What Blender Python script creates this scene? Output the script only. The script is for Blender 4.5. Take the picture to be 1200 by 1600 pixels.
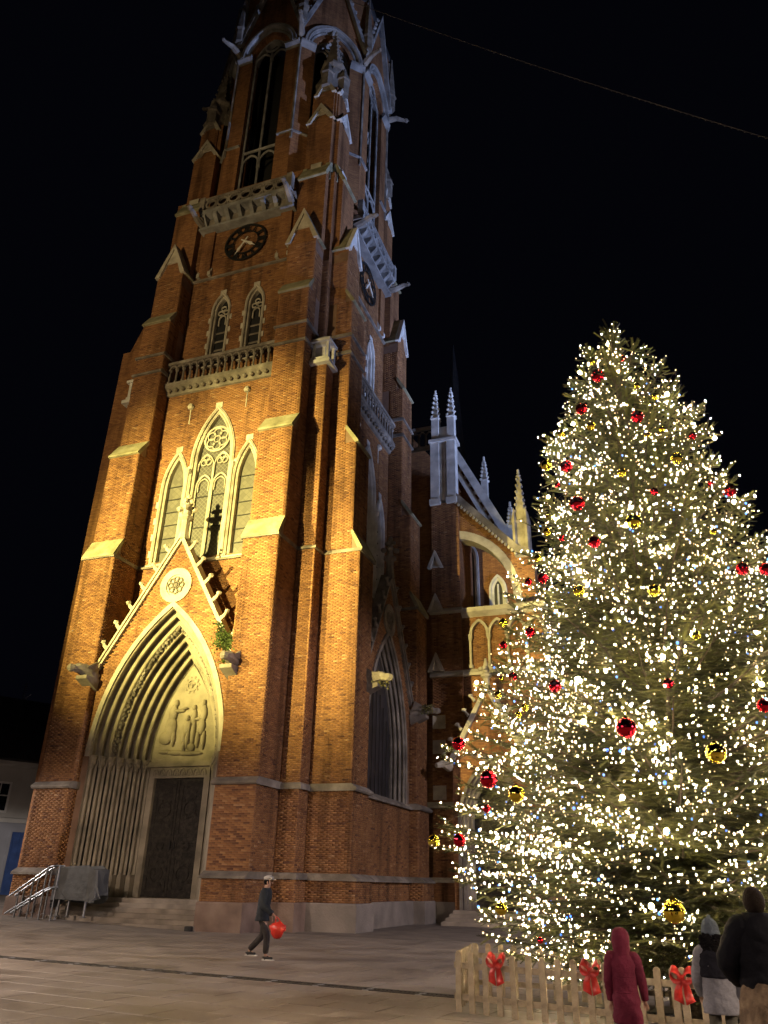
import bpy, bmesh, math, random
import numpy as np
from mathutils import Vector, Matrix
from mathutils.geometry import tessellate_polygon
random.seed(7); rng = np.random.default_rng(7)
R = math.radians
for o in list(bpy.data.objects): bpy.data.objects.remove(o)
scene = bpy.context.scene
col = scene.collection

# ------------------------------------------------------------------ camera
cam = bpy.data.cameras.new('camera'); camo = bpy.data.objects.new('camera', cam); col.objects.link(camo)
cam.sensor_fit = 'HORIZONTAL'; cam.sensor_width = 36.0; cam.lens = 36.0
cam.clip_start = 0.1; cam.clip_end = 2000
camo.matrix_world = Matrix(((0.94071347, 0.13061196, 0.31304743, 0.0),
                            (0.33861454, -0.41590459, -0.84401633, 0.0),
                            (0.01995923, 0.89997993, -0.43547416, 1.65),
                            (0, 0, 0, 1)))
scene.camera = camo
# ------------------------------------------------------------------ night sky
world = bpy.data.worlds.new('World'); scene.world = world; world.use_nodes = True
wn = world.node_tree.nodes; wl = world.node_tree.links
wb = wn['Background']; wb.inputs['Color'].default_value = (0.0017, 0.0019, 0.0038, 1); wb.inputs['Strength'].default_value = 0.55
# ------------------------------------------------------------------ faint moon (the one sun lamp, turned down to night)
sun = bpy.data.lights.new('moon', 'SUN'); sun.energy = 0.012; sun.angle = R(10); sun.color = (0.8, 0.85, 1.0)
suno = bpy.data.objects.new('moon', sun); col.objects.link(suno); suno.rotation_euler = (R(50), R(20), R(40))
scene.view_settings.view_transform = 'Standard'; scene.view_settings.look = 'None'
scene.view_settings.exposure = 0.0; scene.view_settings.gamma = 1.0
scene.view_settings.use_curve_mapping = False
cy = scene.cycles
cy.use_denoising = True
try: cy.denoiser = 'OPENIMAGEDENOISE'
except Exception: pass
cy.max_bounces = 5; cy.diffuse_bounces = 3; cy.glossy_bounces = 3; cy.transmission_bounces = 3
cy.sample_clamp_indirect = 3.0; cy.caustics_reflective = False; cy.caustics_refractive = False
cy.use_light_tree = True

# ------------------------------------------------------------------ materials
def nodes(name):
    m = bpy.data.materials.new(name); m.use_nodes = True
    nt = m.node_tree; return m, nt, nt.nodes, nt.links, nt.nodes['Principled BSDF']
def ramp(N, stops):
    r = N.new('ShaderNodeValToRGB'); e = r.color_ramp.elements
    while len(e) > len(stops): e.remove(e[-1])
    while len(e) < len(stops): e.new(0.5)
    for k, (p, c) in enumerate(stops): e[k].position = p; e[k].color = (*c, 1)
    return r
def mul(c, k): return tuple(min(1, x*k) for x in c)
def mat(name, c, rough=0.8, var=0.3, scale=3.0, bump=0.0, bscale=30.0, metal=0.0, c2=None, spec=0.5, detail=6):
    m, nt, N, L, b = nodes(name)
    tc = N.new('ShaderNodeTexCoord'); nz = N.new('ShaderNodeTexNoise'); nz.inputs['Scale'].default_value = scale; nz.inputs['Detail'].default_value = detail
    L.new(tc.outputs['Object'], nz.inputs['Vector'])
    r = ramp(N, [(0.3, mul(c, 1-var)), (0.5, c), (0.72, c2 if c2 else mul(c, 1+var))])
    L.new(nz.outputs['Fac'], r.inputs['Fac']); L.new(r.outputs['Color'], b.inputs['Base Color'])
    b.inputs['Roughness'].default_value = rough; b.inputs['Metallic'].default_value = metal; b.inputs['Specular IOR Level'].default_value = spec
    if bump:
        n2 = N.new('ShaderNodeTexNoise'); n2.inputs['Scale'].default_value = bscale; n2.inputs['Detail'].default_value = 5
        L.new(tc.outputs['Object'], n2.inputs['Vector'])
        bp = N.new('ShaderNodeBump'); bp.inputs['Strength'].default_value = bump; bp.inputs['Distance'].default_value = 0.03
        L.new(n2.outputs['Fac'], bp.inputs['Height']); L.new(bp.outputs['Normal'], b.inputs['Normal'])
    return m
def emis(name, c, s):
    m, nt, N, L, b = nodes(name); b.inputs['Base Color'].default_value = (*c, 1)
    b.inputs['Emission Color'].default_value = (*c, 1); b.inputs['Emission Strength'].default_value = s; return m
BRICKSTOPS = [(0.0, (0.13, 0.06, 0.038)), (0.22, (0.22, 0.104, 0.052)), (0.5, (0.285, 0.14, 0.062)), (0.78, (0.335, 0.168, 0.074)), (0.94, (0.36, 0.186, 0.085)), (1.0, (0.40, 0.235, 0.125))]
def brickmat(name, source):
    m, nt, N, L, b = nodes(name)
    tc = N.new('ShaderNodeTexCoord')
    nz = N.new('ShaderNodeTexNoise'); nz.inputs['Scale'].default_value = 0.35; nz.inputs['Detail'].default_value = 7; nz.inputs['Roughness'].default_value = 0.65
    L.new(tc.outputs['Object'], nz.inputs['Vector'])
    rp = ramp(N, BRICKSTOPS)
    if source == 'attr':
        a = N.new('ShaderNodeAttribute'); a.attribute_name = 'tint'; L.new(a.outputs['Fac'], rp.inputs['Fac'])
    elif source == 'object':
        a = N.new('ShaderNodeObjectInfo'); L.new(a.outputs['Random'], rp.inputs['Fac'])
    base = rp.outputs['Color']
    if source == 'texture':
        # courses of bricks too far off to build: mapped on the wall's own plane
        geo = N.new('ShaderNodeNewGeometry'); sx = N.new('ShaderNodeSeparateXYZ'); L.new(tc.outputs['Object'], sx.inputs[0])
        ad = N.new('ShaderNodeMath'); ad.operation = 'ADD'; L.new(sx.outputs['X'], ad.inputs[0]); L.new(sx.outputs['Y'], ad.inputs[1])
        cb = N.new('ShaderNodeCombineXYZ'); L.new(ad.outputs[0], cb.inputs['X']); L.new(sx.outputs['Z'], cb.inputs['Y'])
        bt = N.new('ShaderNodeTexBrick'); L.new(cb.outputs[0], bt.inputs['Vector'])
        bt.inputs['Scale'].default_value = 1.0; bt.inputs['Brick Width'].default_value = 0.26; bt.inputs['Row Height'].default_value = 0.077
        bt.inputs['Mortar Size'].default_value = 0.007; bt.inputs['Color1'].default_value = (0.2, 0.2, 0.2, 1); bt.inputs['Color2'].default_value = (0.85, 0.85, 0.85, 1)
        bt.inputs['Mortar'].default_value = (0.1, 0.1, 0.1, 1); bt.inputs['Bias'].default_value = 0.0
        L.new(bt.outputs['Color'], rp.inputs['Fac'])
    dr = ramp(N, [(0.28, (0.55, 0.5, 0.5)), (0.5, (0.9, 0.9, 0.9)), (0.7, (1.12, 1.1, 1.05))])
    L.new(nz.outputs['Fac'], dr.inputs['Fac'])
    mx = N.new('ShaderNodeMix'); mx.data_type = 'RGBA'; mx.blend_type = 'MULTIPLY'; mx.inputs[0].default_value = 1.0
    L.new(base, mx.inputs[6]); L.new(dr.outputs['Color'], mx.inputs[7]); L.new(mx.outputs[2], b.inputs['Base Color'])
    # soot and damp running down the face
    mp = N.new('ShaderNodeMapping'); mp.inputs['Scale'].default_value = (1.6, 1.6, 0.13); L.new(tc.outputs['Object'], mp.inputs[0])
    n3 = N.new('ShaderNodeTexNoise'); n3.inputs['Scale'].default_value = 1.0; n3.inputs['Detail'].default_value = 6; n3.inputs['Roughness'].default_value = 0.6; L.new(mp.outputs[0], n3.inputs['Vector'])
    dr3 = ramp(N, [(0.34, (0.5, 0.48, 0.47)), (0.5, (0.97, 0.97, 0.97)), (0.75, (1.06, 1.04, 1.0))]); L.new(n3.outputs['Fac'], dr3.inputs['Fac'])
    mx3 = N.new('ShaderNodeMix'); mx3.data_type = 'RGBA'; mx3.blend_type = 'MULTIPLY'; mx3.inputs[0].default_value = 1.0
    L.new(mx.outputs[2], mx3.inputs[6]); L.new(dr3.outputs['Color'], mx3.inputs[7]); L.new(mx3.outputs[2], b.inputs['Base Color'])
    b.inputs['Roughness'].default_value = 0.9; b.inputs['Specular IOR Level'].default_value = 0.2
    n2 = N.new('ShaderNodeTexNoise'); n2.inputs['Scale'].default_value = 22; n2.inputs['Detail'].default_value = 4; L.new(tc.outputs['Object'], n2.inputs['Vector'])
    bp = N.new('ShaderNodeBump'); bp.inputs['Strength'].default_value = 0.5; bp.inputs['Distance'].default_value = 0.02
    L.new(n2.outputs['Fac'], bp.inputs['Height']); L.new(bp.outputs['Normal'], b.inputs['Normal'])
    return m
M = {}
M['brick'] = brickmat('brick_fired', 'attr'); M['brick1'] = brickmat('brick_single', 'object'); M['brickfar'] = brickmat('brick_far', 'texture')
M['mortar'] = mat('mortar', (0.19, 0.115, 0.075), 0.95, 0.25, 2.0, 0.3, 40)
M['stone'] = mat('limestone', (0.40, 0.36, 0.29), 0.85, 0.35, 1.6, 0.5, 18, c2=(0.50, 0.46, 0.37))
M['stone_dark'] = mat('weathered_stone', (0.18, 0.155, 0.13), 0.9, 0.45, 1.3, 0.6, 14, c2=(0.32, 0.285, 0.24))
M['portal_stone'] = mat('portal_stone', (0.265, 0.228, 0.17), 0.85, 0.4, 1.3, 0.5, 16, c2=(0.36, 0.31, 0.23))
M['belfry_stone'] = mat('sooty_stone', (0.22, 0.215, 0.21), 0.9, 0.5, 1.2, 0.6, 12, c2=(0.36, 0.355, 0.345))
M['stone_pale'] = mat('pale_stone', (0.56, 0.55, 0.52), 0.85, 0.3, 1.5, 0.4, 16)
M['mossy'] = mat('mossy_coping', (0.25, 0.23, 0.14), 0.95, 0.4, 1.8, 0.6, 12, c2=(0.34, 0.32, 0.22))
M['darkcord'] = mat('dull_cable', (0.11, 0.11, 0.112), 0.8, 0.2, 5)
M['plinth'] = mat('red_plinth_stone', (0.20, 0.135, 0.105), 0.8, 0.45, 1.1, 0.6, 14, c2=(0.27, 0.20, 0.16))
M['plinthgrey'] = mat('grey_plinth_stone', (0.22, 0.19, 0.17), 0.85, 0.3, 0.9, 0.5, 14)
M['step'] = mat('worn_step_stone', (0.26, 0.22, 0.18), 0.8, 0.35, 1.5, 0.5, 20)
M['iron'] = mat('black_iron', (0.012, 0.012, 0.012), 0.5, 0.3, 8)
M['paleiron'] = mat('pale_clock_hand', (0.62, 0.58, 0.50), 0.5, 0.15, 5)
M['void'] = mat('dark_interior', (0.008, 0.008, 0.009), 0.95, 0.3, 2)
M['slate'] = mat('dark_slate', (0.045, 0.045, 0.05), 0.7, 0.4, 2.5, 0.4, 10)
M['steel'] = mat('stainless_steel', (0.24, 0.245, 0.255), 0.36, 0.15, 6, metal=1.0)
M['tarp'] = mat('grey_tarpaulin', (0.085, 0.088, 0.09), 0.7, 0.25, 3, 0.8, 7)
M['plaster'] = mat('white_plaster', (0.50, 0.49, 0.46), 0.9, 0.15, 0.8, 0.25, 9)
M['plastergrey'] = mat('grey_plaster', (0.26, 0.27, 0.30), 0.9, 0.15, 0.8, 0.25, 9)
M['bluepaint'] = mat('blue_gate_paint', (0.035, 0.075, 0.22), 0.55, 0.25, 2.5, 0.2, 10)
M['whitepaint'] = mat('white_window_paint', (0.7, 0.7, 0.68), 0.5, 0.1, 6)
M['glassdark'] = mat('dark_window_glass', (0.012, 0.014, 0.02), 0.12, 0.3, 2)
M['bark'] = mat('fir_bark', (0.055, 0.04, 0.028), 0.95, 0.4, 12, 0.8, 25)
M['wood'] = mat('fence_pine', (0.36, 0.29, 0.20), 0.8, 0.35, 7, 0.4, 35, c2=(0.46, 0.38, 0.27))
M['asphalt'] = mat('street_ground', (0.16, 0.135, 0.115), 0.85, 0.3, 1.2, 0.4, 40)
M['drain'] = mat('drain_iron', (0.02, 0.019, 0.018), 0.6, 0.3, 6)
def leadglass(name, c1, c2, pitch, rot):
    m, nt, N, L, b = nodes(name)
    tc = N.new('ShaderNodeTexCoord'); mp = N.new('ShaderNodeMapping'); mp.inputs['Rotation'].default_value = (0, 0, rot)
    sx = N.new('ShaderNodeSeparateXYZ'); L.new(tc.outputs['Object'], sx.inputs[0])
    cb = N.new('ShaderNodeCombineXYZ'); L.new(sx.outputs['X'], cb.inputs['X']); L.new(sx.outputs['Z'], cb.inputs['Y']); L.new(cb.outputs[0], mp.inputs[0])
    bt = N.new('ShaderNodeTexBrick'); bt.offset = 0.0; L.new(mp.outputs[0], bt.inputs['Vector']); bt.inputs['Scale'].default_value = 1
    bt.inputs['Brick Width'].default_value = pitch; bt.inputs['Row Height'].default_value = pitch; bt.inputs['Mortar Size'].default_value = 0.012
    bt.inputs['Color1'].default_value = (*c1, 1); bt.inputs['Color2'].default_value = (*mul(c1, 0.7), 1); bt.inputs['Mortar'].default_value = (*c2, 1)
    L.new(bt.outputs['Color'], b.inputs['Base Color']); b.inputs['Roughness'].default_value = 0.45
    return m
M['lattice'] = leadglass('diamond_leaded_glass', (0.075, 0.072, 0.062), (0.15, 0.145, 0.12), 0.17, R(45))
M['pane'] = leadglass('leaded_glass', (0.125, 0.118, 0.095), (0.08, 0.075, 0.06), 0.24, R(45))
M['panedark'] = mat('dusty_dark_glass', (0.035, 0.034, 0.04), 0.4, 0.5, 1.2, 0.3, 4)

# ------------------------------------------------------------------ mesh builder
class MB:
    def __init__(s): s.v = []; s.f = []
    def add(s, vs, fs):
        n = len(s.v); s.v.extend([tuple(p) for p in vs]); s.f.extend([tuple(i+n for i in f) for f in fs]); return s
    def box(s, x0, x1, y0, y1, z0, z1):
        return s.add([(x0,y0,z0),(x1,y0,z0),(x1,y1,z0),(x0,y1,z0),(x0,y0,z1),(x1,y0,z1),(x1,y1,z1),(x0,y1,z1)],
                     [(0,3,2,1),(4,5,6,7),(0,1,5,4),(1,2,6,5),(2,3,7,6),(3,0,4,7)])
    def bevbox(s, x0, x1, y0, y1, z0, z1, b=0.02):
        # box with its top edges chamfered
        return s.add([(x0,y0,z0),(x1,y0,z0),(x1,y1,z0),(x0,y1,z0),(x0,y0,z1-b),(x1,y0,z1-b),(x1,y1,z1-b),(x0,y1,z1-b),(x0+b,y0+b,z1),(x1-b,y0+b,z1),(x1-b,y1-b,z1),(x0+b,y1-b,z1)],
                     [(0,3,2,1),(8,9,10,11),(0,1,5,4),(1,2,6,5),(2,3,7,6),(3,0,4,7),(4,5,9,8),(5,6,10,9),(6,7,11,10),(7,4,8,11)])
    def prism_x(s, poly, x0, x1):       # poly in (y,z)
        n = len(poly); s.add([(x0,a,b) for a,b in poly]+[(x1,a,b) for a,b in poly],
            [tuple(range(n))[::-1], tuple(range(n,2*n))]+[(i,(i+1)%n,(i+1)%n+n,i+n) for i in range(n)]); return s
    def prism_y(s, poly, y0, y1):       # poly in (x,z)
        n = len(poly); s.add([(a,y0,b) for a,b in poly]+[(a,y1,b) for a,b in poly],
            [tuple(range(n)), tuple(range(n,2*n))[::-1]]+[(i,i+n,(i+1)%n+n,(i+1)%n) for i in range(n)]); return s
    def prism_z(s, poly, z0, z1, k=1.0, c=(0,0)):
        n = len(poly); s.add([(a,b,z0) for a,b in poly]+[(c[0]+(a-c[0])*k,c[1]+(b-c[1])*k,z1) for a,b in poly],
            [tuple(range(n))[::-1], tuple(range(n,2*n))]+[(i,(i+1)%n,(i+1)%n+n,i+n) for i in range(n)]); return s
    def band(s, pin, pout, y0, y1, closed=False):   # two matching outlines in (x,z), made solid from y0 to y1
        n = len(pin); vs = []
        for (a,b),(c,d) in zip(pin, pout): vs += [(a,y0,b),(c,y0,d),(c,y1,d),(a,y1,b)]
        fs = []
        for i in range(n if closed else n-1):
            p = 4*i; q = 4*((i+1)%n)
            for k in range(4): fs.append((p+k, q+k, q+(k+1)%4, p+(k+1)%4))
        if not closed: fs += [(0,1,2,3), (4*n-4,4*n-1,4*n-2,4*n-3)]
        return s.add(vs, fs)
    def tube(s, path, r, n=8, caps=True):
        path = [Vector(p) for p in path]; k = len(path); vs = []; fs = []
        rr = r if hasattr(r, '__len__') else [r]*k
        up = None
        for i, p in enumerate(path):
            t = (path[min(i+1,k-1)]-path[max(i-1,0)]).normalized()
            if up is None:
                up = Vector((0,0,1)) if abs(t.z) < 0.9 else Vector((1,0,0))
            a = t.cross(up)
            if a.length < 1e-4: a = t.orthogonal()
            a.normalize(); up = a.cross(t).normalized(); b = up
            for j in range(n):
                an = 2*math.pi*j/n; vs.append(p + a*math.cos(an)*rr[i] + b*math.sin(an)*rr[i])
        for i in range(k-1):
            for j in range(n): fs.append((i*n+j, i*n+(j+1)%n, (i+1)*n+(j+1)%n, (i+1)*n+j))
        if caps: fs += [tuple(range(n))[::-1], tuple(range((k-1)*n, k*n))]
        return s.add(vs, fs)
    def lathe(s, prof, c=(0,0,0), n=12, ph=0.0):      # prof of (r,z)
        vs = []; fs = []
        for r, z in prof:
            for j in range(n):
                a = 2*math.pi*j/n+ph; vs.append((c[0]+r*math.cos(a), c[1]+r*math.sin(a), c[2]+z))
        for i in range(len(prof)-1):
            for j in range(n): fs.append((i*n+j, i*n+(j+1)%n, (i+1)*n+(j+1)%n, (i+1)*n+j))
        fs += [tuple(range(n))[::-1], tuple(range((len(prof)-1)*n, len(prof)*n))]
        return s.add(vs, fs)
    def blob(s, c, r, n=8, m=5, jit=0.0):
        rx, ry, rz = r if hasattr(r, '__len__') else (r,r,r)
        vs = [(c[0],c[1],c[2]-rz)]; fs = []
        for i in range(1, m):
            t = math.pi*i/m
            for j in range(n):
                a = 2*math.pi*j/n; k = 1+random.uniform(-jit, jit)
                vs.append((c[0]+rx*k*math.sin(t)*math.cos(a), c[1]+ry*k*math.sin(t)*math.sin(a), c[2]-rz*k*math.cos(t)))
        vs.append((c[0],c[1],c[2]+rz)); L = len(vs)-1
        for j in range(n):
            fs.append((0, 1+(j+1)%n, 1+j)); fs.append((L, L-n+j, L-n+(j+1)%n))
        for i in range(m-2):
            for j in range(n): fs.append((1+i*n+j, 1+i*n+(j+1)%n, 1+(i+1)*n+(j+1)%n, 1+(i+1)*n+j))
        return s.add(vs, fs)
    def sheet(s, outer, holes, y, depth=0.0):        # flat wall in (x,z) with openings; reveals go back by depth
        loops = [outer]+list(holes)
        tri = tessellate_polygon([[Vector((a,b,0)) for a,b in l] for l in loops])
        flat = [p for l in loops for p in l]; fs = []
        for t in tri:
            (x1,z1),(x2,z2),(x3,z3) = [flat[i] for i in t]
            fs.append(tuple(t) if (x2-x1)*(z3-z1)-(x3-x1)*(z2-z1) > 0 else tuple(t)[::-1])
        s.add([(a,y,b) for a,b in flat], fs)
        if depth:
            for h in holes:
                n = len(h); s.add([(a,y,b) for a,b in h]+[(a,y+depth,b) for a,b in h], [(i,(i+1)%n,(i+1)%n+n,i+n) for i in range(n)])
        return s
    def split(s):
        # the loose pieces of this mesh, each as a builder of its own
        p = list(range(len(s.v)))
        def f(i):
            while p[i] != i: p[i] = p[p[i]]; i = p[i]
            return i
        for fc in s.f:
            a = f(fc[0])
            for i in fc[1:]: p[f(i)] = a
        g = {}
        for fc in s.f: g.setdefault(f(fc[0]), []).append(fc)
        res = []
        for fs in g.values():
            ids = sorted({i for fc in fs for i in fc}); k = {i: n for n, i in enumerate(ids)}; b = MB(); b.v = [s.v[i] for i in ids]; b.f = [tuple(k[i] for i in fc) for fc in fs]; res.append(b)
        return res
    def build_each(s, name, m, parent=None, rz=0.0, loc=(0,0,0), smooth=False):
        return [b.build(name, m, parent, rz, loc, smooth) for b in s.split()]
    def build(s, name, m, parent=None, rz=0.0, loc=(0,0,0), smooth=False, fix=True):
        me = bpy.data.meshes.new(name); me.from_pydata(s.v, [], s.f)
        if fix and len(s.f) < 60000:
            b = bmesh.new(); b.from_mesh(me); bmesh.ops.recalc_face_normals(b, faces=b.faces); b.to_mesh(me); b.free()
        me.materials.append(m if not isinstance(m, str) else M[m])
        if smooth: me.polygons.foreach_set('use_smooth', [True]*len(me.polygons))
        o = bpy.data.objects.new(name, me); col.objects.link(o); o.parent = parent
        o.rotation_euler = (0,0,rz); o.location = loc
        return o
def empty(name, loc, rz=0, parent=None):
    o = bpy.data.objects.new(name, None); col.objects.link(o); o.location = loc; o.rotation_euler = (0,0,rz); o.parent = parent; return o
def tag(o, label, cat, group=None):
    o['label'] = label; o['category'] = cat
    if group: o['group'] = group
    return o
def rect(x0, x1, z0, z1): return [(x0,z0),(x1,z0),(x1,z1),(x0,z1)]
def arch(cx, w, zb, zs, c, n=10):
    """outline of a pointed opening: legs from zb to spring zs, arcs struck from centres c beyond the middle (radius w+c)"""
    Rr = w+c; rise = math.sqrt(max(Rr*Rr-c*c, 1e-6)); th = math.acos(max(-1, min(1, c/Rr)))
    pts = [(cx-w, zb)] if zb < zs-1e-6 else []
    for i in range(n+1):
        a = math.pi - th*i/n; pts.append((cx+c+Rr*math.cos(a), zs+Rr*math.sin(a)))
    for i in range(n-1, -1, -1):
        a = th*i/n; pts.append((cx-c+Rr*math.cos(a), zs+Rr*math.sin(a)))
    if zb < zs-1e-6: pts.append((cx+w, zb))
    return pts
def circ(cx, cz, r, n=20): return [(cx+r*math.cos(2*math.pi*i/n), cz+r*math.sin(2*math.pi*i/n)) for i in range(n)]
def p3(pts, y): return [(a, y, b) for a, b in pts]
def inpoly(px, pz, poly):
    ins = np.zeros(px.shape, bool); n = len(poly)
    for i in range(n):
        x1, z1 = poly[i]; x2, z2 = poly[(i+1)%n]
        if z1 == z2: continue
        c = ((z1 > pz) != (z2 > pz)) & (px < (x2-x1)*(pz-z1)/(z2-z1)+x1); ins ^= c
    return ins
class Bricks:
    """real bricks laid in running bond on wall faces, gathered into one mesh"""
    BW, BH = 0.26, 0.077
    def __init__(s): s.V = []; s.n = 0; s.T = []
    def face(s, org, ux, nrm, W, z0, z1, holes=(), inside=None, u0=0.0, proud=0.012):
        g = 0.010; rows = max(1, int(round((z1-z0)/s.BH))); rh = (z1-z0)/rows
        ncol = int(W/s.BW)+3
        k = np.arange(rows)[:, None]; j = np.arange(ncol)[None, :]
        a = j*s.BW-(k%2)*s.BW*0.5-s.BW*0.5+0*k; b = a+s.BW
        a = np.clip(a, 0, W); b = np.clip(b, 0, W)
        zz = z0+k*rh+0*j
        ok = (b-a) > 0.04
        a = a[ok]+g/2; b = b[ok]-g/2; zb = zz[ok]+g/2; zt = zb+rh-g
        mu = (a+b)/2+u0; mz = (zb+zt)/2; keep = np.ones(mu.shape, bool)
        for h in holes: keep &= ~inpoly(mu, mz, h)
        if inside is not None: keep &= inpoly(mu, mz, inside)
        a, b, zb, zt = a[keep], b[keep], zb[keep], zt[keep]; m = len(a)
        if not m: return
        o = np.array(org, float); u = np.array(ux, float); nn = np.array(nrm, float)
        pr = proud+rng.uniform(-0.004, 0.004, m)
        def P(t, z, d): return o[None,:]+u[None,:]*t[:,None]+nn[None,:]*d[:,None]+np.stack([np.zeros(m),np.zeros(m),z],1)
        z_ = np.zeros(m)-0.003
        V = np.stack([P(a,zb,z_),P(b,zb,z_),P(b,zt,z_),P(a,zt,z_),P(a,zb,pr),P(b,zb,pr),P(b,zt,pr),P(a,zt,pr)], 1).reshape(-1,3)
        s.V.append(V); s.n += m
        t = np.clip(rng.normal(0.5, 0.21, m), 0, 0.96); sp = rng.random(m); t[sp > 0.985] = 1.0; s.T.append(t)
    def build(s, name, parent, rz=0.0, loc=(0,0,0)):
        if not s.n: return None
        V = np.concatenate(s.V); T = np.concatenate(s.T); n = s.n
        q = np.array([[4,5,6,7],[0,1,5,4],[1,2,6,5],[2,3,7,6],[3,0,4,7]])
        F = (np.arange(n)[:,None,None]*8+q[None]).reshape(-1)
        me = bpy.data.meshes.new(name); me.vertices.add(len(V)); me.vertices.foreach_set('co', V.reshape(-1))
        me.loops.add(len(F)); me.loops.foreach_set('vertex_index', F)
        me.polygons.add(n*5); me.polygons.foreach_set('loop_start', np.arange(n*5)*4)
        at = me.attributes.new('tint', 'FLOAT', 'FACE'); at.data.foreach_set('value', np.repeat(T, 5).astype(np.float32))
        me.update(calc_edges=True); me.validate(); me.materials.append(M['brick'])
        o = bpy.data.objects.new(name, me); col.objects.link(o); o.parent = parent; o.rotation_euler = (0,0,rz); o.location = loc
        o['kind'] = 'stuff'; return o
# ------------------------------------------------------------------ lamp powers (their builders stand further down)
FL1, FL2, FL3, FL4, FL5 = 3.0e5, 1.25e5, 3.8e4, 1.3e5, 0.27e5
LAMPS = [((-14.0, -4.0, 7.0), 3500, (1.0, 0.78, 0.62), 'street lamp left of the camera'),
         ((16.0, 6.0, 7.0), 11000, (1.0, 0.77, 0.58), 'street lamp right of the camera'),
         ((-33.0, 24.0, 6.0), 3000, (1.0, 0.9, 0.85), 'street lamp beyond the left edge'),
         ((-18.0, 12.5, 7.0), 3300, (1.0, 0.77, 0.60), 'street lamp on the left of the square'),
         ((14.0, 26.0, 14.0), 11000, (0.93, 0.84, 0.97), 'tall street lamp beyond the right edge'),
         ((-3.0, -16.0, 12.0), 5000, (1.0, 0.80, 0.70), 'added fill lamp far behind the camera')]  # last one is an added lamp, a weak frontal fill
BULB, NBULB = 300.0, 11500
# ------------------------------------------------------------------ the church
HW = 6.05; UW = 5.55           # half width of the lower and upper tower body
CX, CY = -20.05, 34.9
church = empty('church', (CX, CY, 0))
tag(church, 'floodlit red brick gothic church with tall clock tower and pale stone trim', 'church')
def core(): return MB()
# tower body (mortar-coloured core behind the bricks)
b = MB(); b.box(-HW+0.35, HW-0.35, -HW+1.6, HW, 0, 25.7); b.box(-UW+0.3, UW-0.3, -UW+1.2, UW, 25.7, 40.5)
b.box(-HW, HW, HW-0.3, HW, 0, 25.7); b.box(-HW, -HW+0.36, -HW+0.3, HW, 0, 25.7)
b.build('tower_core', 'brickfar', church)

STAGES = [(0.0, 1.75, -8.22), (1.9, 5.0, -7.98), (5.15, 15.3, -7.9), (16.15, 21.05, -7.5), (21.9, 30.0, -6.95), (30.75, 33.7, -6.55)]
def gablet(mbs, mbr, x0, x1, yf, yb, z0, h, ov=0.14):
    """little stone gable with a mossy saddle roof running back"""
    xm = (x0+x1)/2; w = (x1-x0)/2
    mbs.prism_y([(x0-ov, z0-0.15), (x0+0.16, z0-0.15), (xm, z0+h-0.42), (x1-0.16, z0-0.15), (x1+ov, z0-0.15), (xm, z0+h)], yf-0.12, yf+0.16)
    mbs.prism_y([(xm-w*0.42, z0+h*0.36), (xm+w*0.42, z0+h*0.36), (xm, z0+h-0.35)], yf-0.03, yf+0.1)
    mbr.prism_y([(x0-ov-0.02, z0-0.13), (x0+0.1, z0-0.13), (xm, z0+h-0.25), (x1-0.1, z0-0.13), (x1+ov+0.02, z0-0.13), (xm, z0+h+0.04)], yf+0.16, yb)
def crocketed_spire(mb, c, r, z0, z1, n=6):
    mb.lathe([(r, 0), (r*0.14, z1-z0-0.35)], (c[0], c[1], z0), 4, math.pi/4)
    for k in range(n):
        t = (k+0.4)/n; rr = r*(1-t*0.88); z = z0+(z1-z0-0.4)*t
        for j in range(4):
            a = math.pi/4+j*math.pi/2; mb.blob((c[0]+(rr+0.05)*math.cos(a), c[1]+(rr+0.05)*math.sin(a), z), (0.09, 0.09, 0.1), 5, 4)
    mb.blob((c[0], c[1], z1-0.42), (0.16, 0.16, 0.09), 6, 4); mb.blob((c[0], c[1], z1-0.22), (0.1, 0.1, 0.07), 6, 4); mb.blob((c[0], c[1], z1-0.06), (0.08, 0.08, 0.12), 6, 4)
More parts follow.
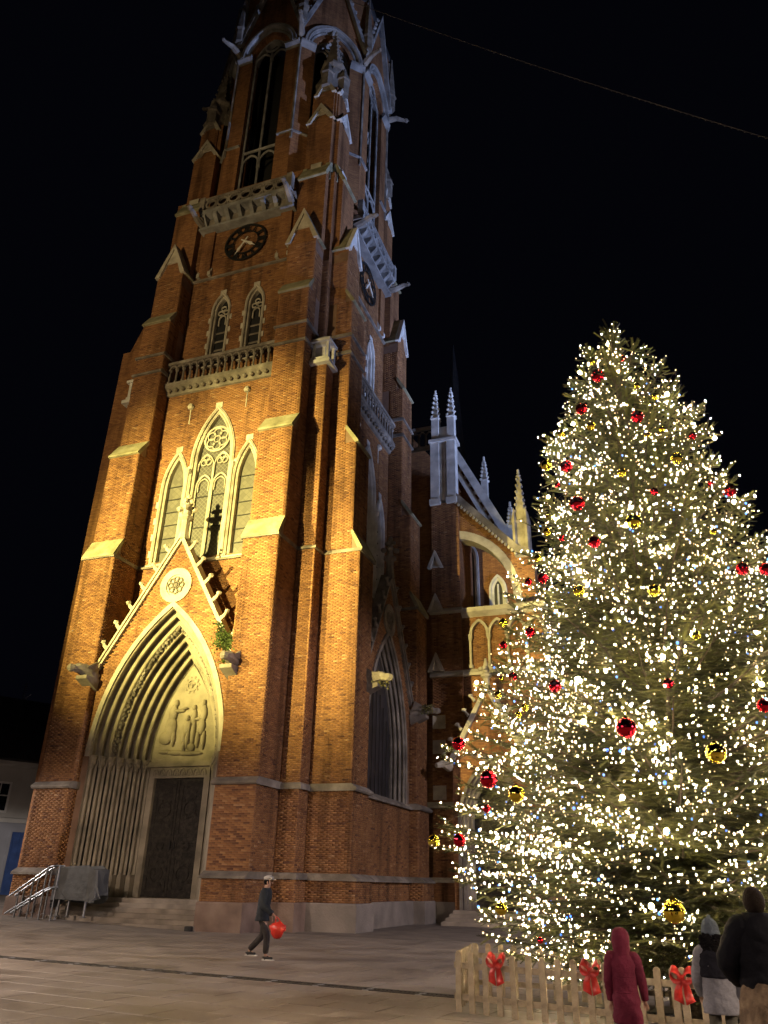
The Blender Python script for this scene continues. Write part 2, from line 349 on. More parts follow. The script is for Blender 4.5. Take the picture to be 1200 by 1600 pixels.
def buttress(sgn, rz, single=False):
    u0, u1 = (3.43, 5.18) if sgn > 0 else (-5.18, -3.43)
    m = MB(); back = -5.2
    poly = [(back, 0), (-8.2, 0), (-8.2, 1.75), (-7.96, 1.95), (-7.96, 5.0), (-7.88, 5.1), (-7.88, 15.3), (-7.48, 16.15), (-7.48, 21.05), (-6.93, 21.9), (-6.93, 30.0), (-6.53, 30.75), (-6.53, 33.7), (back, 33.7)]
    m.prism_x(poly, u0+0.012, u1-0.012)
    o = m.build('buttress', 'mortar', church, rz)
    br = Bricks(); br2 = []
    for k, (z0, z1, yf) in enumerate(STAGES):
        if k == 0:
            br.face((u0, yf+0.012, 0), (1,0,0), (0,-1,0), u1-u0, 0.95, 1.72)
            br.face((u1-0.012, yf+0.012, 0), (0,1,0), (1,0,0), -HW-yf, 0.95, 1.72)
            br.face((u0+0.012, yf+0.012, 0), (0,1,0), (-1,0,0), -HW-yf, 0.95, 1.72); continue
        if single and k == 1:
            # the nearest bricks are laid one by one
            bm = MB().bevbox(-0.125, 0.125, -0.0335, 0.0335, 0, 0.02, 0.004)
            if 'brickmesh' not in globals():
                t = bm.build('brick', 'brick1', o); t.rotation_euler = (R(90), 0, 0); globals()['brickmesh'] = t.data
                bpy.data.objects.remove(t)
            rows = int((z1-z0)/0.077); rh = (z1-z0)/rows; W = u1-u0; n = 7; bw = W/n
            for r in range(rows):
                xs = [(i*bw+bw/2, 1.0) for i in range(n)] if r % 2 == 0 else [(bw*0.25, 0.5)]+[(i*bw+bw, 1.0) for i in range(n-1)]+[(W-bw*0.25, 0.5)]
                for (x, f) in xs:
                    t = bpy.data.objects.new('brick', brickmesh); col.objects.link(t); t.parent = o; t.rotation_euler = (R(90), 0, 0)
                    t.location = (u0+x, yf+0.015+random.uniform(-0.003, 0.003), z0+r*rh+rh/2); t.scale = (f*bw/0.26 if f == 1 else f*bw/0.27, 1, 1)
        else:
            br.face((u0, yf+0.012, 0), (1,0,0), (0,-1,0), u1-u0, z0, z1)
        ye = -HW if z0 < 25 else -UW
        br.face((u1-0.012, yf+0.012, 0), (0,1,0), (1,0,0), ye-yf, z0, min(z1, 33))
        br.face((u0+0.012, yf+0.012, 0), (0,1,0), (-1,0,0), ye-yf, z0, min(z1, 33))
    # short slopes between stages on the flanks
    for z0, z1, yf in ((15.3, 16.15, -7.48), (21.05, 21.9, -6.93), (30.0, 30.75, -6.53)):
        ye = -HW if z0 < 25 else -UW
        br.face((u1-0.012, yf, 0), (0,1,0), (1,0,0), ye-yf, z0, z1); br.face((u0+0.012, yf, 0), (0,1,0), (-1,0,0), ye-yf, z0, z1)
    br.build('brickwork', o)
    # base stone, plinth caps and string courses
    s = MB(); s.bevbox(u0-0.06, u1+0.06, -8.3, -HW, -0.4, 0.95, 0.05); s.build_each('plinth_block', 'plinth' if rz == 0 else 'plinthgrey', o)
    s = MB()
    s.prism_x([(-HW, 1.7), (-8.3, 1.7), (-8.3, 1.78), (-8.0, 1.95), (-HW, 1.95)], u0-0.07, u1+0.07)
    s.prism_x([(-HW, 4.92), (-8.1, 4.92), (-8.16, 4.98), (-8.16, 5.04), (-7.93, 5.2), (-HW, 5.2)], u0-0.1, u1+0.1)
    s.prism_x([(-HW, 15.2), (-8.0, 15.2), (-8.0, 15.3), (-7.9, 15.36), (-HW, 15.36)], u0-0.06, u1+0.06)
    for z in (26.55, 27.7): s.prism_x([(-5.6, z-0.1), (-7.06, z-0.1), (-7.06, z), (-6.97, z+0.1), (-5.6, z+0.1)], u0-0.08, u1+0.08)
    s.build_each('string_course', 'stone_dark', o)
    s = MB()
    for (ya, za, yb, zb) in ((-7.9, 15.3, -7.5, 16.15), (-7.5, 21.05, -6.95, 21.9), (-6.95, 30.0, -6.55, 30.75)):
        s.prism_x([(ya-0.12, za-0.03), (ya-0.12, za+0.06), (yb-0.03, zb+0.14), (yb+0.05, zb+0.14), (yb+0.05, zb-0.05), (ya+0.05, za-0.05)], u0-0.04, u1+0.04)
    s.build_each('coping', 'mossy', o)
    # upper tiers
    g = MB(); gr = MB(); gablet(g, gr, u0, u1, -6.55, -4.6, 34.0, 2.3)
    g2 = MB(); g2.box(u0+0.02, u1-0.02, -6.53, -4.6, 33.6, 34.05)
    g2.prism_y([(u0+0.05, 34.0), (u1-0.05, 34.0), ((u0+u1)/2, 36.0)], -6.5, -4.6)
    a0, a1 = (u0, u1)
    g2.box(a0, a1, -5.95, -3.4, 33.6, 39.6); k0, k1 = (a0-0.05, a1-0.12) if sgn > 0 else (a0+0.12, a1+0.05)
    g2.prism_x([(-3.4, 39.6), (-5.95, 39.6), (-5.4, 40.9), (-3.4, 40.9)], a0, a1)
    g2.box(k0, k1, -5.4, -3.4, 40.9, 45.3); q0, q1 = (k0+0.3, k1-0.1) if sgn > 0 else (k0+0.1, k1-0.3)
    g2.box(q0, q1, -5.2, -3.6, 45.3, 48.2)
    g2.build('upper_pier', 'brickfar', o)
    s = MB(); s.prism_x([(-6.1, 39.5), (-6.1, 39.62), (-5.45, 41.05), (-5.3, 41.05), (-5.3, 40.8), (-5.9, 39.5)], a0-0.05, a1+0.05)
    s.prism_y([(a0-0.1, 39.45), (a0+0.25, 39.45), (a0+0.25, 40.9), (a0-0.02, 40.9)], -5.6, -3.6); s.prism_y([(a1+0.1, 39.45), (a1-0.25, 39.45), (a1-0.25, 40.9), (a1+0.02, 40.9)], -5.6, -3.6)
    s.build_each('coping', 'mossy', o)
    gablet(g, gr, k0, k1, -5.4, -3.6, 45.3, 1.5); gablet(g, gr, q0, q1, -5.2, -3.7, 48.1, 1.5)
    g.box(a0+0.5, a0+1.2, -5.62, -5.4, 40.6, 41.1)
    g.build_each('gablet', 'stone_pale' if rz else 'stone', o); gr.build_each('gablet_roof', 'mossy', o)
    return o
buts = [buttress(1, 0, True), buttress(-1, 0), buttress(-1, math.pi/2), buttress(1, math.pi/2)]
buts[0]['label'] = 'front right buttress'; buts[1]['label'] = 'front left buttress'

# corner strips of the body between the paired buttresses, with niches, and the pinnacles above
def corner(rz, vis=True):
    m = MB(); m.box(5.1, HW-0.012, -HW+0.012, -5.1, 0, 25.6)
    o = m.build('corner_pier', 'mortar', church, rz)
    m = MB(); m.prism_z([(5.0, -5.0), (UW, -5.0), (UW, -UW), (5.0, -UW)], 25.6, 40.0); m.build('upper_corner', 'brickfar', o)
    br = Bricks()
    for (za, zb) in ((1.95, 4.95), (5.15, 15.25), (15.4, 25.4)):
        br.face((5.18, -HW+0.012, 0), (1,0,0), (0,-1,0), HW-5.18, za, zb); br.face((HW-0.012, -HW, 0), (0,1,0), (1,0,0), HW-5.18, za, zb)
    for (za, zb) in ((27.4, 33.0),):
        br.face((5.0, -UW, 0), (1,0,0), (0,-1,0), UW-5.0, za, zb); br.face((UW, -UW, 0), (0,1,0), (1,0,0), UW-5.0, za, zb)
    br.build('brickwork', o)
    s = MB(); s.bevbox(5.1, HW+0.2, -HW-0.2, -5.1, -0.4, 0.95, 0.05)
    br = Bricks(); br.face((5.18, -HW-0.1, 0), (1,0,0), (0,-1,0), HW+0.1-5.18, 0.95, 1.72); br.face((HW+0.1, -HW-0.1, 0), (0,1,0), (1,0,0), HW-5.1, 0.95, 1.72); br.build('brickwork', o)
    q = MB(); q.box(5.1, HW+0.1, -HW-0.1, -5.1, 0.9, 1.72); q.build('plinth_core', 'mortar', o)
    s.build_each('plinth_block', 'plinth', o)
    s = MB()
    for (za, zb, e) in ((1.72, 1.95, 0.2), (4.93, 5.18, 0.12), (15.2, 15.38, 0.1)): s.bevbox(5.1, HW+e, -HW-e, -5.1, za, zb, 0.08)
    s.build_each('string_course', 'stone_dark', o)
    # canopied niche standing on the strip
    n = MB(); n.bevbox(5.12, HW+0.25, -HW-0.25, -5.2, 25.4, 25.7, 0.1); n.bevbox(5.12, HW+0.12, -HW-0.12, -5.2, 25.7, 25.9, 0.05)
    for (x, y) in ((5.2, -HW), (HW-0.05, -HW), (HW-0.05, -5.35)): n.box(x, x+0.14, y-0.05, y+0.12, 25.9, 26.8)
    n.box(5.25, 5.8, -5.75, -5.3, 25.9, 26.8); n.bevbox(5.12, HW+0.2, -HW-0.2, -5.2, 26.8, 27.0, 0.05)
    n.prism_z([(5.15, -5.25), (HW+0.15, -5.25), (HW+0.15, -HW-0.15), (5.15, -HW-0.15)], 27.0, 27.5, 0.3, (5.5, -5.5))
    n.build('niche', 'stone_pale', o)
    p = MB(); p.box(3.4, 5.1, -5.1, -3.4, 40, 48.5); p.build('pinnacle_base', 'brickfar', o)
    p = MB(); c = (4.35, -4.35)
    p.lathe([(0.95, 0), (0.95, 0.3), (0.72, 0.5), (0.72, 2.6), (0.9, 2.8), (0.9, 3.0)], (*c, 48.4), 8, math.pi/8)
    for j in range(4):
        a = j*math.pi/2-math.pi/2; q = (c[0]+0.8*math.cos(a), c[1]+0.8*math.sin(a))
        p.lathe([(0.42, 0), (0.42, 1.2), (0.5, 1.3), (0.05, 2.6)], (*q, 48.6), 6)
    crocketed_spire(p, c, 0.72, 51.3, 55.6, 7)
    p.build('pinnacle', 'stone_dark', o)
    return o
for k in range(4): corner(k*math.pi/2)

# one face of the tower ------------------------------------------------------
C0 = 4.82     # the portal's arcs are all struck from the same two centres
def window_frame(parent_name, cx, w, zb, zs, c, yw, steps, glass, matname='stone', sill=True, quoin=True):
    outer = arch(cx, w, zb, zs, c, 9)
    f = MB(); ww = w; y = yw-0.07
    for k, (dw, dy) in enumerate(steps):
        o1 = arch(cx, ww, zb, zs, c, 9); i1 = arch(cx, ww-dw, zb, zs, c, 9)
        f.band(i1, o1, y, y+dy+0.12)
        f.tube(p3(arch(cx, ww-dw*0.5, zb, zs, c, 9), y-0.005), min(dw*0.28, 0.06), 6)
        ww -= dw; y += dy
    if quoin:
        for k in range(int((zs-zb)/0.9)):
            for s_ in (-1, 1): f.box(min(cx+s_*(w-0.03), cx+s_*(w+0.14)), max(cx+s_*(w-0.03), cx+s_*(w+0.14)), yw-0.035, yw+0.05, zb+0.4+k*0.9, zb+0.75+k*0.9)
        ap = zs+math.sqrt((w+c)**2-c*c); f.box(cx-0.2, cx+0.2, yw-0.04, yw+0.05, ap-0.12, ap+0.2)
    o = f.build(parent_name, matname, church)
    g = MB(); gl = arch(cx, ww+0.03, zb, zs, c, 9); g.sheet(gl, [], y+0.1)
    go = g.build('pane', glass, o)
    if sill:
        s = MB(); s.prism_x([(yw-0.2, zb-0.16), (yw-0.2, zb-0.08), (y+0.12, zb+0.12), (y+0.12, zb-0.16)], cx-w-0.05, cx+w+0.05); s.build('sill', matname, o)
    return o, outer, ww, y
def rot(o, rz):
    o.rotation_euler = (0,0,rz)
def face_unit(rz, front):
    yw = -HW+0.0
    stone = 'stone' if front else 'stone_pale'
    # ---- openings
    mid = (0.0, 1.27, 15.4, 21.0, 3.15); sd = 0.77
    holes = [arch(*mid, 9)]+[arch(s_*2.06, sd, 15.4, 19.6, 2.6, 9) for s_ in (-1, 1)]
    holes_in = [arch(0, 1.22, 15.5, 21.0, 3.15, 9)]+[arch(s_*2.06, sd-0.05, 15.5, 19.6, 2.6, 9) for s_ in (-1, 1)]
    niche = arch(0, 2.45, 0.0, 6.25, C0, 8) if front else arch(0, 2.3, 5.3, 7.2, C0, 8)
    m = MB(); m.sheet(rect(-3.44, 3.44, -0.3, 25.7), holes_in+([[(-2.45, 0.0)]+niche[1:-1]+[(2.45, 0.0)]] if front else [niche]), yw+0.012, 0.45)
    wall = m.build('tower_wall', 'mortar', church, rz)
    br = Bricks(); br.face((-3.43, yw+0.012, 0), (1,0,0), (0,-1,0), 6.86, 15.42, 25.5, holes, u0=-3.43)
    g_out = [(-3.5, 9.6), (0, 15.7), (3.5, 9.6), (3.5, 0), (-3.5, 0)]
    br.face((-3.43, yw+0.012, 0), (1,0,0), (0,-1,0), 6.86, 8.0, 15.2, [niche], u0=-3.43)
    br.build('brickwork', wall)
    s = MB(); s.prism_x([(yw-0.14, 15.18), (yw-0.14, 15.26), (yw, 15.42), (yw+0.02, 15.18)], -3.43, 3.43)
    s.build_each('string_course', 'stone_dark', wall)
    hk = MB()
    for (u, z) in ((-1.75, 24.2), (1.6, 24.6)):
        hk.lathe([(0.12, 0), (0.2, 0.12), (0.12, 0.3)], (u, yw-0.05, z), 8); hk.box(u-0.025, u+0.025, yw-0.03, yw+0.02, z-0.9, z)
    hk.build_each('lightning_hook', stone, wall)
    # ---- window trio
    st = [(0.16, 0.12), (0.13, 0.12)]
    o, _, ww, y = window_frame('window', *mid, yw, [(0.17, 0.12), (0.15, 0.14)], 'lattice' if front else 'panedark', stone, quoin=True); rot(o, rz)
    t = MB(); yt = y+0.02
    t.tube([(0, yt, 15.45), (0, yt, 20.6)], 0.06, 6)
    for s_ in (-1, 1):
        a = arch(s_*0.47, 0.42, 15.5, 19.5, 0.25, 6); t.tube(p3(a, yt), 0.05, 6)
        a = arch(s_*0.47, 0.3, 19.2, 19.55, 0.05, 5); t.tube(p3(a, yt), 0.035, 5)
        for k in range(3):
            an = math.pi/2+k*2*math.pi/3; t.tube(p3(circ(s_*0.47+0.15*math.cos(an), 20.95+0.15*math.sin(an), 0.17, 10)+[(s_*0.47+0.15*math.cos(an)+0.17, 20.95+0.15*math.sin(an))], yt), 0.035, 5, False)
        t.tube(p3(arch(s_*0.47, 0.45, 20.4, 20.6, 0.4, 6), yt), 0.045, 5)
    cc = circ(0, 22.2, 0.72, 22); t.tube(p3(cc+cc[:1], yt), 0.06, 6, False)
    for k in range(6):
        an = math.pi/2+k*math.pi/3; c6 = circ(0.4*math.cos(an), 22.2+0.4*math.sin(an), 0.235, 10); t.tube(p3(c6+c6[:1], yt), 0.04, 5, False)
    t.build('tracery', stone, o)
    bar = MB()
    for z in (17.2, 18.9): bar.box(-0.95, 0.95, yt+0.02, yt+0.06, z, z+0.04)
    bar.build_each('saddle_bar', 'iron', o)
    for s_ in (-1, 1):
        o, _, ww, y = window_frame('window', s_*2.06, sd, 15.4, 19.6, 2.6, yw, st, 'pane' if front else 'panedark', stone); rot(o, rz)
        bar = MB()
        for k in range(6): bar.box(s_*2.06-0.5, s_*2.06+0.5, y+0.04, y+0.08, 16.1+k*0.72, 16.14+k*0.72)
        bar.build_each('saddle_bar', 'iron', o)
        q = MB(); q.tube([(s_*1.28, yw-0.12, 15.5), (s_*1.28, yw-0.12, 20.2)], 0.09, 8); q.lathe([(0.09, 0), (0.17, 0.16), (0.19, 0.3)], (s_*1.28, yw-0.12, 20.1), 8)
        q.build('colonnette', stone, o)
    # ---- lower balcony with its balustrade
    s = MB(); s.prism_x([(yw, 25.3), (yw-0.12, 25.32), (yw-0.2, 25.55), (yw-0.42, 25.72), (yw-0.42, 25.95), (yw+0.8, 25.95), (yw+0.8, 25.3)], -3.43, 3.43)
    bal = s.build('balcony', 'stone_dark', church, rz)
    r_ = MB()
    for k in range(16): r_.blob((-3.15+k*0.42, yw-0.3, 25.52), (0.13, 0.12, 0.13), 6, 4)
    r_.build_each('carved_boss', 'stone_dark', bal)
    r_ = MB(); r_.bevbox(-3.43, 3.43, yw-0.42, yw-0.12, 27.15, 27.38, 0.05); r_.build('rail', 'stone_dark', bal)
    bm_ = MB(); bm_.lathe([(0.1, 0), (0.1, 0.12), (0.055, 0.18), (0.055, 0.75), (0.11, 0.85), (0.11, 0.93)], (0,0,0), 6); bm_.band(arch(0.215, 0.16, 0.85, 0.92, 0.02, 4), arch(0.215, 0.25, 0.85, 0.92, 0.02, 4), -0.07, 0.07)
    b0 = bm_.build('baluster', 'stone_dark', bal); b0.location = (-3.3, yw-0.27, 25.98)
    for k in range(1, 16):
        c_ = b0.copy(); col.objects.link(c_); c_.location = (-3.3+k*0.435, yw-0.27, 25.98)
    # ---- upper wall with twin lancets and clock
    yu = -UW
    tw = [arch(s_*1.1, 0.62, 27.3, 31.2, 1.0, 8) for s_ in (-1, 1)]; tw_in = [arch(s_*1.1, 0.57, 27.4, 31.2, 1.0, 8) for s_ in (-1, 1)]
    m = MB(); m.sheet(rect(-5.0, 5.0, 25.9, 41.0), tw_in, yu+0.012, 0.5)
    uw = m.build('tower_wall', 'brickfar', church, rz)
    br = Bricks()
    if True:
        br.face((-3.43, yu+0.012, 0), (1,0,0), (0,-1,0), 6.86, 26.2, 33.75, tw, u0=-3.43); br.face((-3.43, yu+0.012, 0), (1,0,0), (0,-1,0), 6.86, 34.05, 38.4, u0=-3.43)
    br.build('brickwork', uw)
    s = MB(); s.prism_x([(yu-0.14, 33.78), (yu-0.14, 33.86), (yu, 34.04), (yu+0.02, 33.78)], -3.43, 3.43); s.build_each('string_course', 'stone_dark', uw)
    s = MB()                                         # flat pilasters beside the clock
    for s_ in (-1, 1): s.box(min(s_*2.25, s_*3.0), max(s_*2.25, s_*3.0), yu-0.16, yu+0.05, 34.1, 38.3)
    s.build_each('pilaster', 'brickfar', uw)
    s = MB()
    for s_ in (-1, 1):
        for e in (2.25, 3.0): s.prism_x([(yu-0.2, 34.05), (yu-0.2, 34.3), (yu, 34.75), (yu, 34.05)], s_*e-0.1, s_*e+0.1)
    s.build_each('kneeler', stone, uw)
    for s_ in (-1, 1):
        o, _, ww, y = window_frame('lancet_window', s_*1.1, 0.62, 27.3, 31.2, 1.0, yu, [(0.13, 0.16), (0.1, 0.16)], 'void', stone); rot(o, rz)
        t = MB(); t.tube(p3(arch(s_*1.1, 0.22, 30.3, 30.7, 0.1, 5), y), 0.05, 5)
        for q in (-0.18, 0.18): t.tube(p3(circ(s_*1.1+q, 31.2, 0.15, 8), y), 0.045, 5)
        t.tube(p3(circ(s_*1.1, 31.5, 0.15, 8), y), 0.045, 5)
        t.build('tracery', stone, o)
        t = MB()
        for k in range(4): t.prism_x([(y+0.02, 27.9+k*0.6), (y+0.02, 27.94+k*0.6), (y+0.1, 28.1+k*0.6), (y+0.1, 28.06+k*0.6)], s_*1.1-0.38, s_*1.1+0.38)
        t.build_each('louvre', 'stone_dark', o)
    # ---- clock
    ck = MB(); ck.band(circ(0, 36.0, 1.28, 40), circ(0, 36.0, 1.40, 40), yu-0.16, yu-0.10, True); ck.band(circ(0, 36.0, 0.82, 36), circ(0, 36.0, 0.88, 36), yu-0.16, yu-0.10, True)
    clock = ck.build('clock', 'iron', church, rz)
    num = ['XII', 'I', 'II', 'III', 'IIII', 'V', 'VI', 'VII', 'VIII', 'IX', 'X', 'XI']
    for k, t in enumerate(num):
        nm = MB(); wd = {'I': 0.1, 'V': 0.17, 'X': 0.19}; tot = sum(wd[c_] for c_ in t); x = -tot/2; an = -k*math.pi/6
        def stroke(x0, z0, x1, z1, th=0.036):
            pts = []
            d = Vector((x1-x0, z1-z0)).normalized(); n_ = Vector((-d.y, d.x))*th
            for (px, pz) in ((x0+n_.x, z0+n_.y), (x0-n_.x, z0-n_.y), (x1-n_.x, z1-n_.y), (x1+n_.x, z1+n_.y)):
                pz += 1.08; pts.append((px*math.cos(an)-pz*math.sin(an), 36.0+px*math.sin(an)+pz*math.cos(an)))
            nm.prism_y(pts, yu-0.15, yu-0.11)
        for c_ in t:
            w_ = wd[c_]
            if c_ == 'I': stroke(x+w_/2, -0.2, x+w_/2, 0.2)
            elif c_ == 'V': stroke(x+0.02, 0.2, x+w_/2, -0.2); stroke(x+w_-0.02, 0.2, x+w_/2, -0.2, 0.025)
            else: stroke(x+0.02, 0.2, x+w_-0.02, -0.2); stroke(x+w_-0.02, 0.2, x+0.02, -0.2, 0.025)
            x += w_
        nm.build('numeral', 'iron', clock)
    def hand(ang, L, w, back):
        a = R(ang); h = MB(); poly = [(-w*0.6, -back), (w*0.6, -back), (w, L*0.25), (w*1.9, L*0.62), (w*0.7, L*0.72), (0, L), (-w*0.7, L*0.72), (-w*1.9, L*0.62), (-w, L*0.25)]
        h.prism_y([(px*math.cos(a)+pz*math.sin(a), 36.0-px*math.sin(a)+pz*math.cos(a)) for px, pz in poly], yu-0.24, yu-0.2); return h
    hand(212, 1.12, 0.05, 0.35).build('minute_hand', 'paleiron', clock); hand(126, 0.92, 0.06, 0.3).build('hour_hand', 'paleiron', clock)
    sp = MB(); sp.blob((0, yu-0.2, 36.0), (0.1, 0.08, 0.1), 8, 5); sp.tube([(0, yu-0.2, 36.0), (0, yu, 36.0)], 0.04, 6); sp.build('spindle', 'paleiron', clock)
    # ---- upper balcony on corbels
    s = MB(); s.box(-3.1, 3.1, yu-0.85, yu+0.5, 38.55, 38.8); s.box(-3.2, 3.2, yu-0.55, yu+0.3, 37.55, 37.72)
    ub = s.build('balcony', 'belfry_stone', church, rz)
    for k in range(8):
        c_ = MB(); u = -2.85+k*0.815; c_.prism_x([(yu, 37.7), (yu-0.35, 37.7), (yu-0.45, 37.95), (yu-0.8, 38.35), (yu-0.8, 38.56), (yu, 38.56)], u-0.13, u+0.13); c_.build('corbel', 'belfry_stone', ub)
    s = MB(); s.box(-3.1, 3.1, yu-0.28, yu, 37.75, 38.5); s.build('coffer_back', 'stone_dark' if front else 'belfry_stone', ub)
    s = MB(); s.bevbox(-3.1, 3.1, yu-0.85, yu-0.6, 39.68, 39.85, 0.04); s.box(-3.1, 3.1, yu-0.8, yu-0.64, 38.8, 38.92)
    for s_ in (-1, 1): s.box(s_*3.0-0.18, s_*3.0+0.18, yu-0.9, yu-0.55, 38.8, 39.9)
    s.build('rail', 'stone_dark' if front else 'belfry_stone', ub)
    for k in range(7):
        s = MB(); u = -2.4+k*0.8; s.band(circ(u, 39.3, 0.28, 14), circ(u, 39.3, 0.4, 14), yu-0.8, yu-0.66, True); s.box(u+0.36, u+0.44, yu-0.79, yu-0.67, 38.9, 39.7); s.build('tracery_ring', 'stone_dark' if front else 'belfry_stone', ub)
    for s_ in (-1, 1):
        gq = MB(); gq.tube([(s_*3.0, yu-0.2, 37.9), (s_*3.1, yu-0.9, 38.0), (s_*3.15, yu-1.5, 38.25), (s_*3.15, yu-1.75, 38.2)], [0.22, 0.2, 0.16, 0.1], 6); gq.blob((s_*3.15, yu-1.75, 38.25), (0.16, 0.2, 0.15), 6, 5, 0.2)
        for q in (-1, 1): gq.prism_x([(yu-1.0, 38.1), (yu-0.6, 38.5), (yu-0.3, 38.1)], s_*3.1+q*0.2, s_*3.1+q*0.27)
        gq.build('gargoyle', 'stone_dark', ub)
    # ---- portal gable
    yg = -7.5; zf = 9.6; za = 15.75
    if front: aw, zb, zs = 3.12, -0.3, 6.25
    else: aw, zb, zs = 2.75, 5.15, 7.0
    outl = [(-3.42, zb), (-aw, zb)] + arch(0, aw, zb, zs, C0, 14)[1:-1] + [(aw, zb), (3.42, zb), (3.42, zf), (0, za), (-3.42, zf)]
    m = MB(); m.sheet(outl, [], yg+0.012)
    ybk = yg+0.4; m.sheet(outl, [], ybk); m.add([(-3.42, yg, zf), (0, yg, za), (0, ybk, za), (-3.42, ybk, zf)], [(0,1,2,3)]); m.add([(3.42, yg, zf), (0, yg, za), (0, ybk, za), (3.42, ybk, zf)], [(0,1,2,3)])
    m.box(-3.42, 3.42, ybk, yw, zs+3.0, zs+3.1) if False else None
    if not front: m.box(-3.42, 3.42, yg, yw+0.3, -0.3, 5.0)
    gab = m.build('portal_gable' if front else 'blind_gable', 'mortar', church, rz)
    br = Bricks(); tri = [(-3.5, 6.2), (3.5, 6.2), (3.5, zf), (0, za-0.1), (-3.5, zf)]
    br.face((-3.42, yg+0.012, 0), (1,0,0), (0,-1,0), 6.84, 6.2, 15.6, [arch(0, aw+0.2, 6.1, max(zs, 6.2), C0, 14)], tri, u0=-3.42)
    if not front:
        br.face((-3.42, yg, 0), (1,0,0), (0,-1,0), 6.84, 1.95, 4.95)
        br.face((-3.42, yg, 0), (1,0,0), (0,-1,0), 6.84, 0.95, 1.72)
    br.build('brickwork', gab)
    if not front:
        s = MB(); s.bevbox(-3.43, 3.43, yg-0.25, yw, -0.4, 0.95, 0.05); s.build_each('plinth_block', 'plinthgrey', gab)
        s = MB(); s.prism_x([(yw, 1.7), (yg-0.2, 1.7), (yg-0.2, 1.78), (yg, 1.95), (yw, 1.95)], -3.43, 3.43); s.prism_x([(yw, 4.92), (yg-0.18, 4.92), (yg-0.18, 5.02), (yg+0.1, 5.22), (yw, 5.22)], -3.43, 3.43); s.build_each('string_course', 'stone_dark', gab)
    s = MB(); zlo = zs if front else zs-0.6
    s.band(arch(0, aw-0.02, zb if not front else zs-0.01, zs, C0, 14), arch(0, aw+0.2, zb if not front else zs-0.01, zs, C0, 14), yg-0.06, yg+0.1); s.build('hood_mould', stone if front else 'stone_dark', gab)
    for s_ in (-1, 1):
        s = MB(); dx, dz = -3.75, 6.35; L = math.hypot(dx, dz); nx, nz = 6.35/L, 3.75/L
        A = Vector((s_*3.75, 9.35)); B_ = Vector((0.0, 15.72)); n_ = Vector((s_*nx, nz))
        q = [A, B_, B_+Vector((0, 0.32)), A+n_*0.15]
        s.prism_y([(p.x, p.y) for p in q], yg-0.12, yg+0.48)
        q = [A+n_*0.11, B_+Vector((0, 0.24)), B_+Vector((0, 0.4)), A+n_*0.2]
        s.prism_y([(p.x, p.y) for p in q], yg-0.2, yg+0.05)
        rake = s.build('rake_coping', stone if front else 'stone_dark', gab)
        for k in range(7):
            t = (k+0.6)/7.3; P = A.lerp(B_, t)+n_*0.2; c_ = MB()
            c_.tube([(P.x, yg-0.12, P.y), (P.x+n_.x*0.18, yg-0.12, P.y+n_.y*0.18+0.04), (P.x+n_.x*0.32, yg-0.12, P.y+n_.y*0.3+0.16)], [0.1, 0.09, 0.05], 6); c_.blob((P.x+n_.x*0.32, yg-0.12, P.y+n_.y*0.3+0.16), (0.13, 0.13, 0.1), 6, 4, 0.15)
            c_.build('crocket', stone if front else 'stone_dark', gab)
    f = MB(); f.lathe([(0.26, 0), (0.2, 0.5), (0.2, 0.95), (0.36, 1.05), (0.36, 1.15), (0.18, 1.25), (0.15, 1.6), (0.12, 2.0), (0.05, 2.15)], (0, yg, 15.8), 8)
    for a in range(4):
        f.blob((0.34*math.cos(a*math.pi/2+0.4), yg+0.34*math.sin(a*math.pi/2+0.4), 17.35), (0.17, 0.17, 0.14), 6, 4, 0.2); f.blob((0.2*math.cos(a*math.pi/2), yg+0.2*math.sin(a*math.pi/2), 17.75), (0.12, 0.12, 0.12), 6, 4, 0.2)
    f.blob((0, yg, 17.98), (0.13, 0.13, 0.18), 6, 4, 0.15)
    f.build('finial', stone if front else 'stone_dark', gab)
    s = MB(); s.band(circ(0, 13.55, 0.5, 24), circ(0, 13.55, 0.82, 24), yg-0.07, yg+0.03, True); s.prism_y(circ(0, 13.55, 0.52, 20), yg-0.01, yg+0.02)
    ros = s.build('medallion', stone if front else 'stone_dark', gab)
    for k in range(8):
        a = k*math.pi/4; s.blob((0.3*math.cos(a), yg-0.03, 13.55+0.3*math.sin(a)), (0.12, 0.05, 0.12), 6, 4) if False else None
    s = MB()
    for k in range(8):
        a = k*math.pi/4; c8 = circ(0.28*math.cos(a), 13.55+0.28*math.sin(a), 0.13, 8); s.tube(p3(c8+c8[:1], yg-0.05), 0.035, 5, False)
    s.blob((0, yg-0.05, 13.55), (0.12, 0.07, 0.12), 8, 5); s.build('rosette', 'stone_dark', ros) if False else s.build('rosette', 'stone_dark', gab)
    for s_ in (-1, 1):      # beasts on corbels at the gable's feet
        q = MB(); q.prism_x([(yg-0.1, 9.0), (yg-0.9, 9.35), (yg-0.9, 9.5), (yg, 9.5)], s_*3.55-0.28, s_*3.55+0.28)
        q.tube([(s_*3.55, yg-0.05, 9.55), (s_*3.6, yg-0.5, 9.75), (s_*3.7, yg-1.0, 9.8), (s_*3.75, yg-1.35, 9.7)], [0.3, 0.3, 0.22, 0.13], 7)
        q.blob((s_*3.75, yg-1.35, 9.72), (0.17, 0.24, 0.17), 7, 5, 0.15)
        for e in (-1, 1): q.prism_x([(yg-0.9, 9.85), (yg-0.3, 10.2), (yg-0.1, 9.7)], s_*3.6+e*0.22, s_*3.6+e*0.3)
        q.build('gargoyle', 'stone_dark', gab)
    # ---- archivolts and jambs
    K = 7 if front else 3
    depth = 2.15 if front else 0.5; wi = 1.58 if front else 2.2
    por = MB()
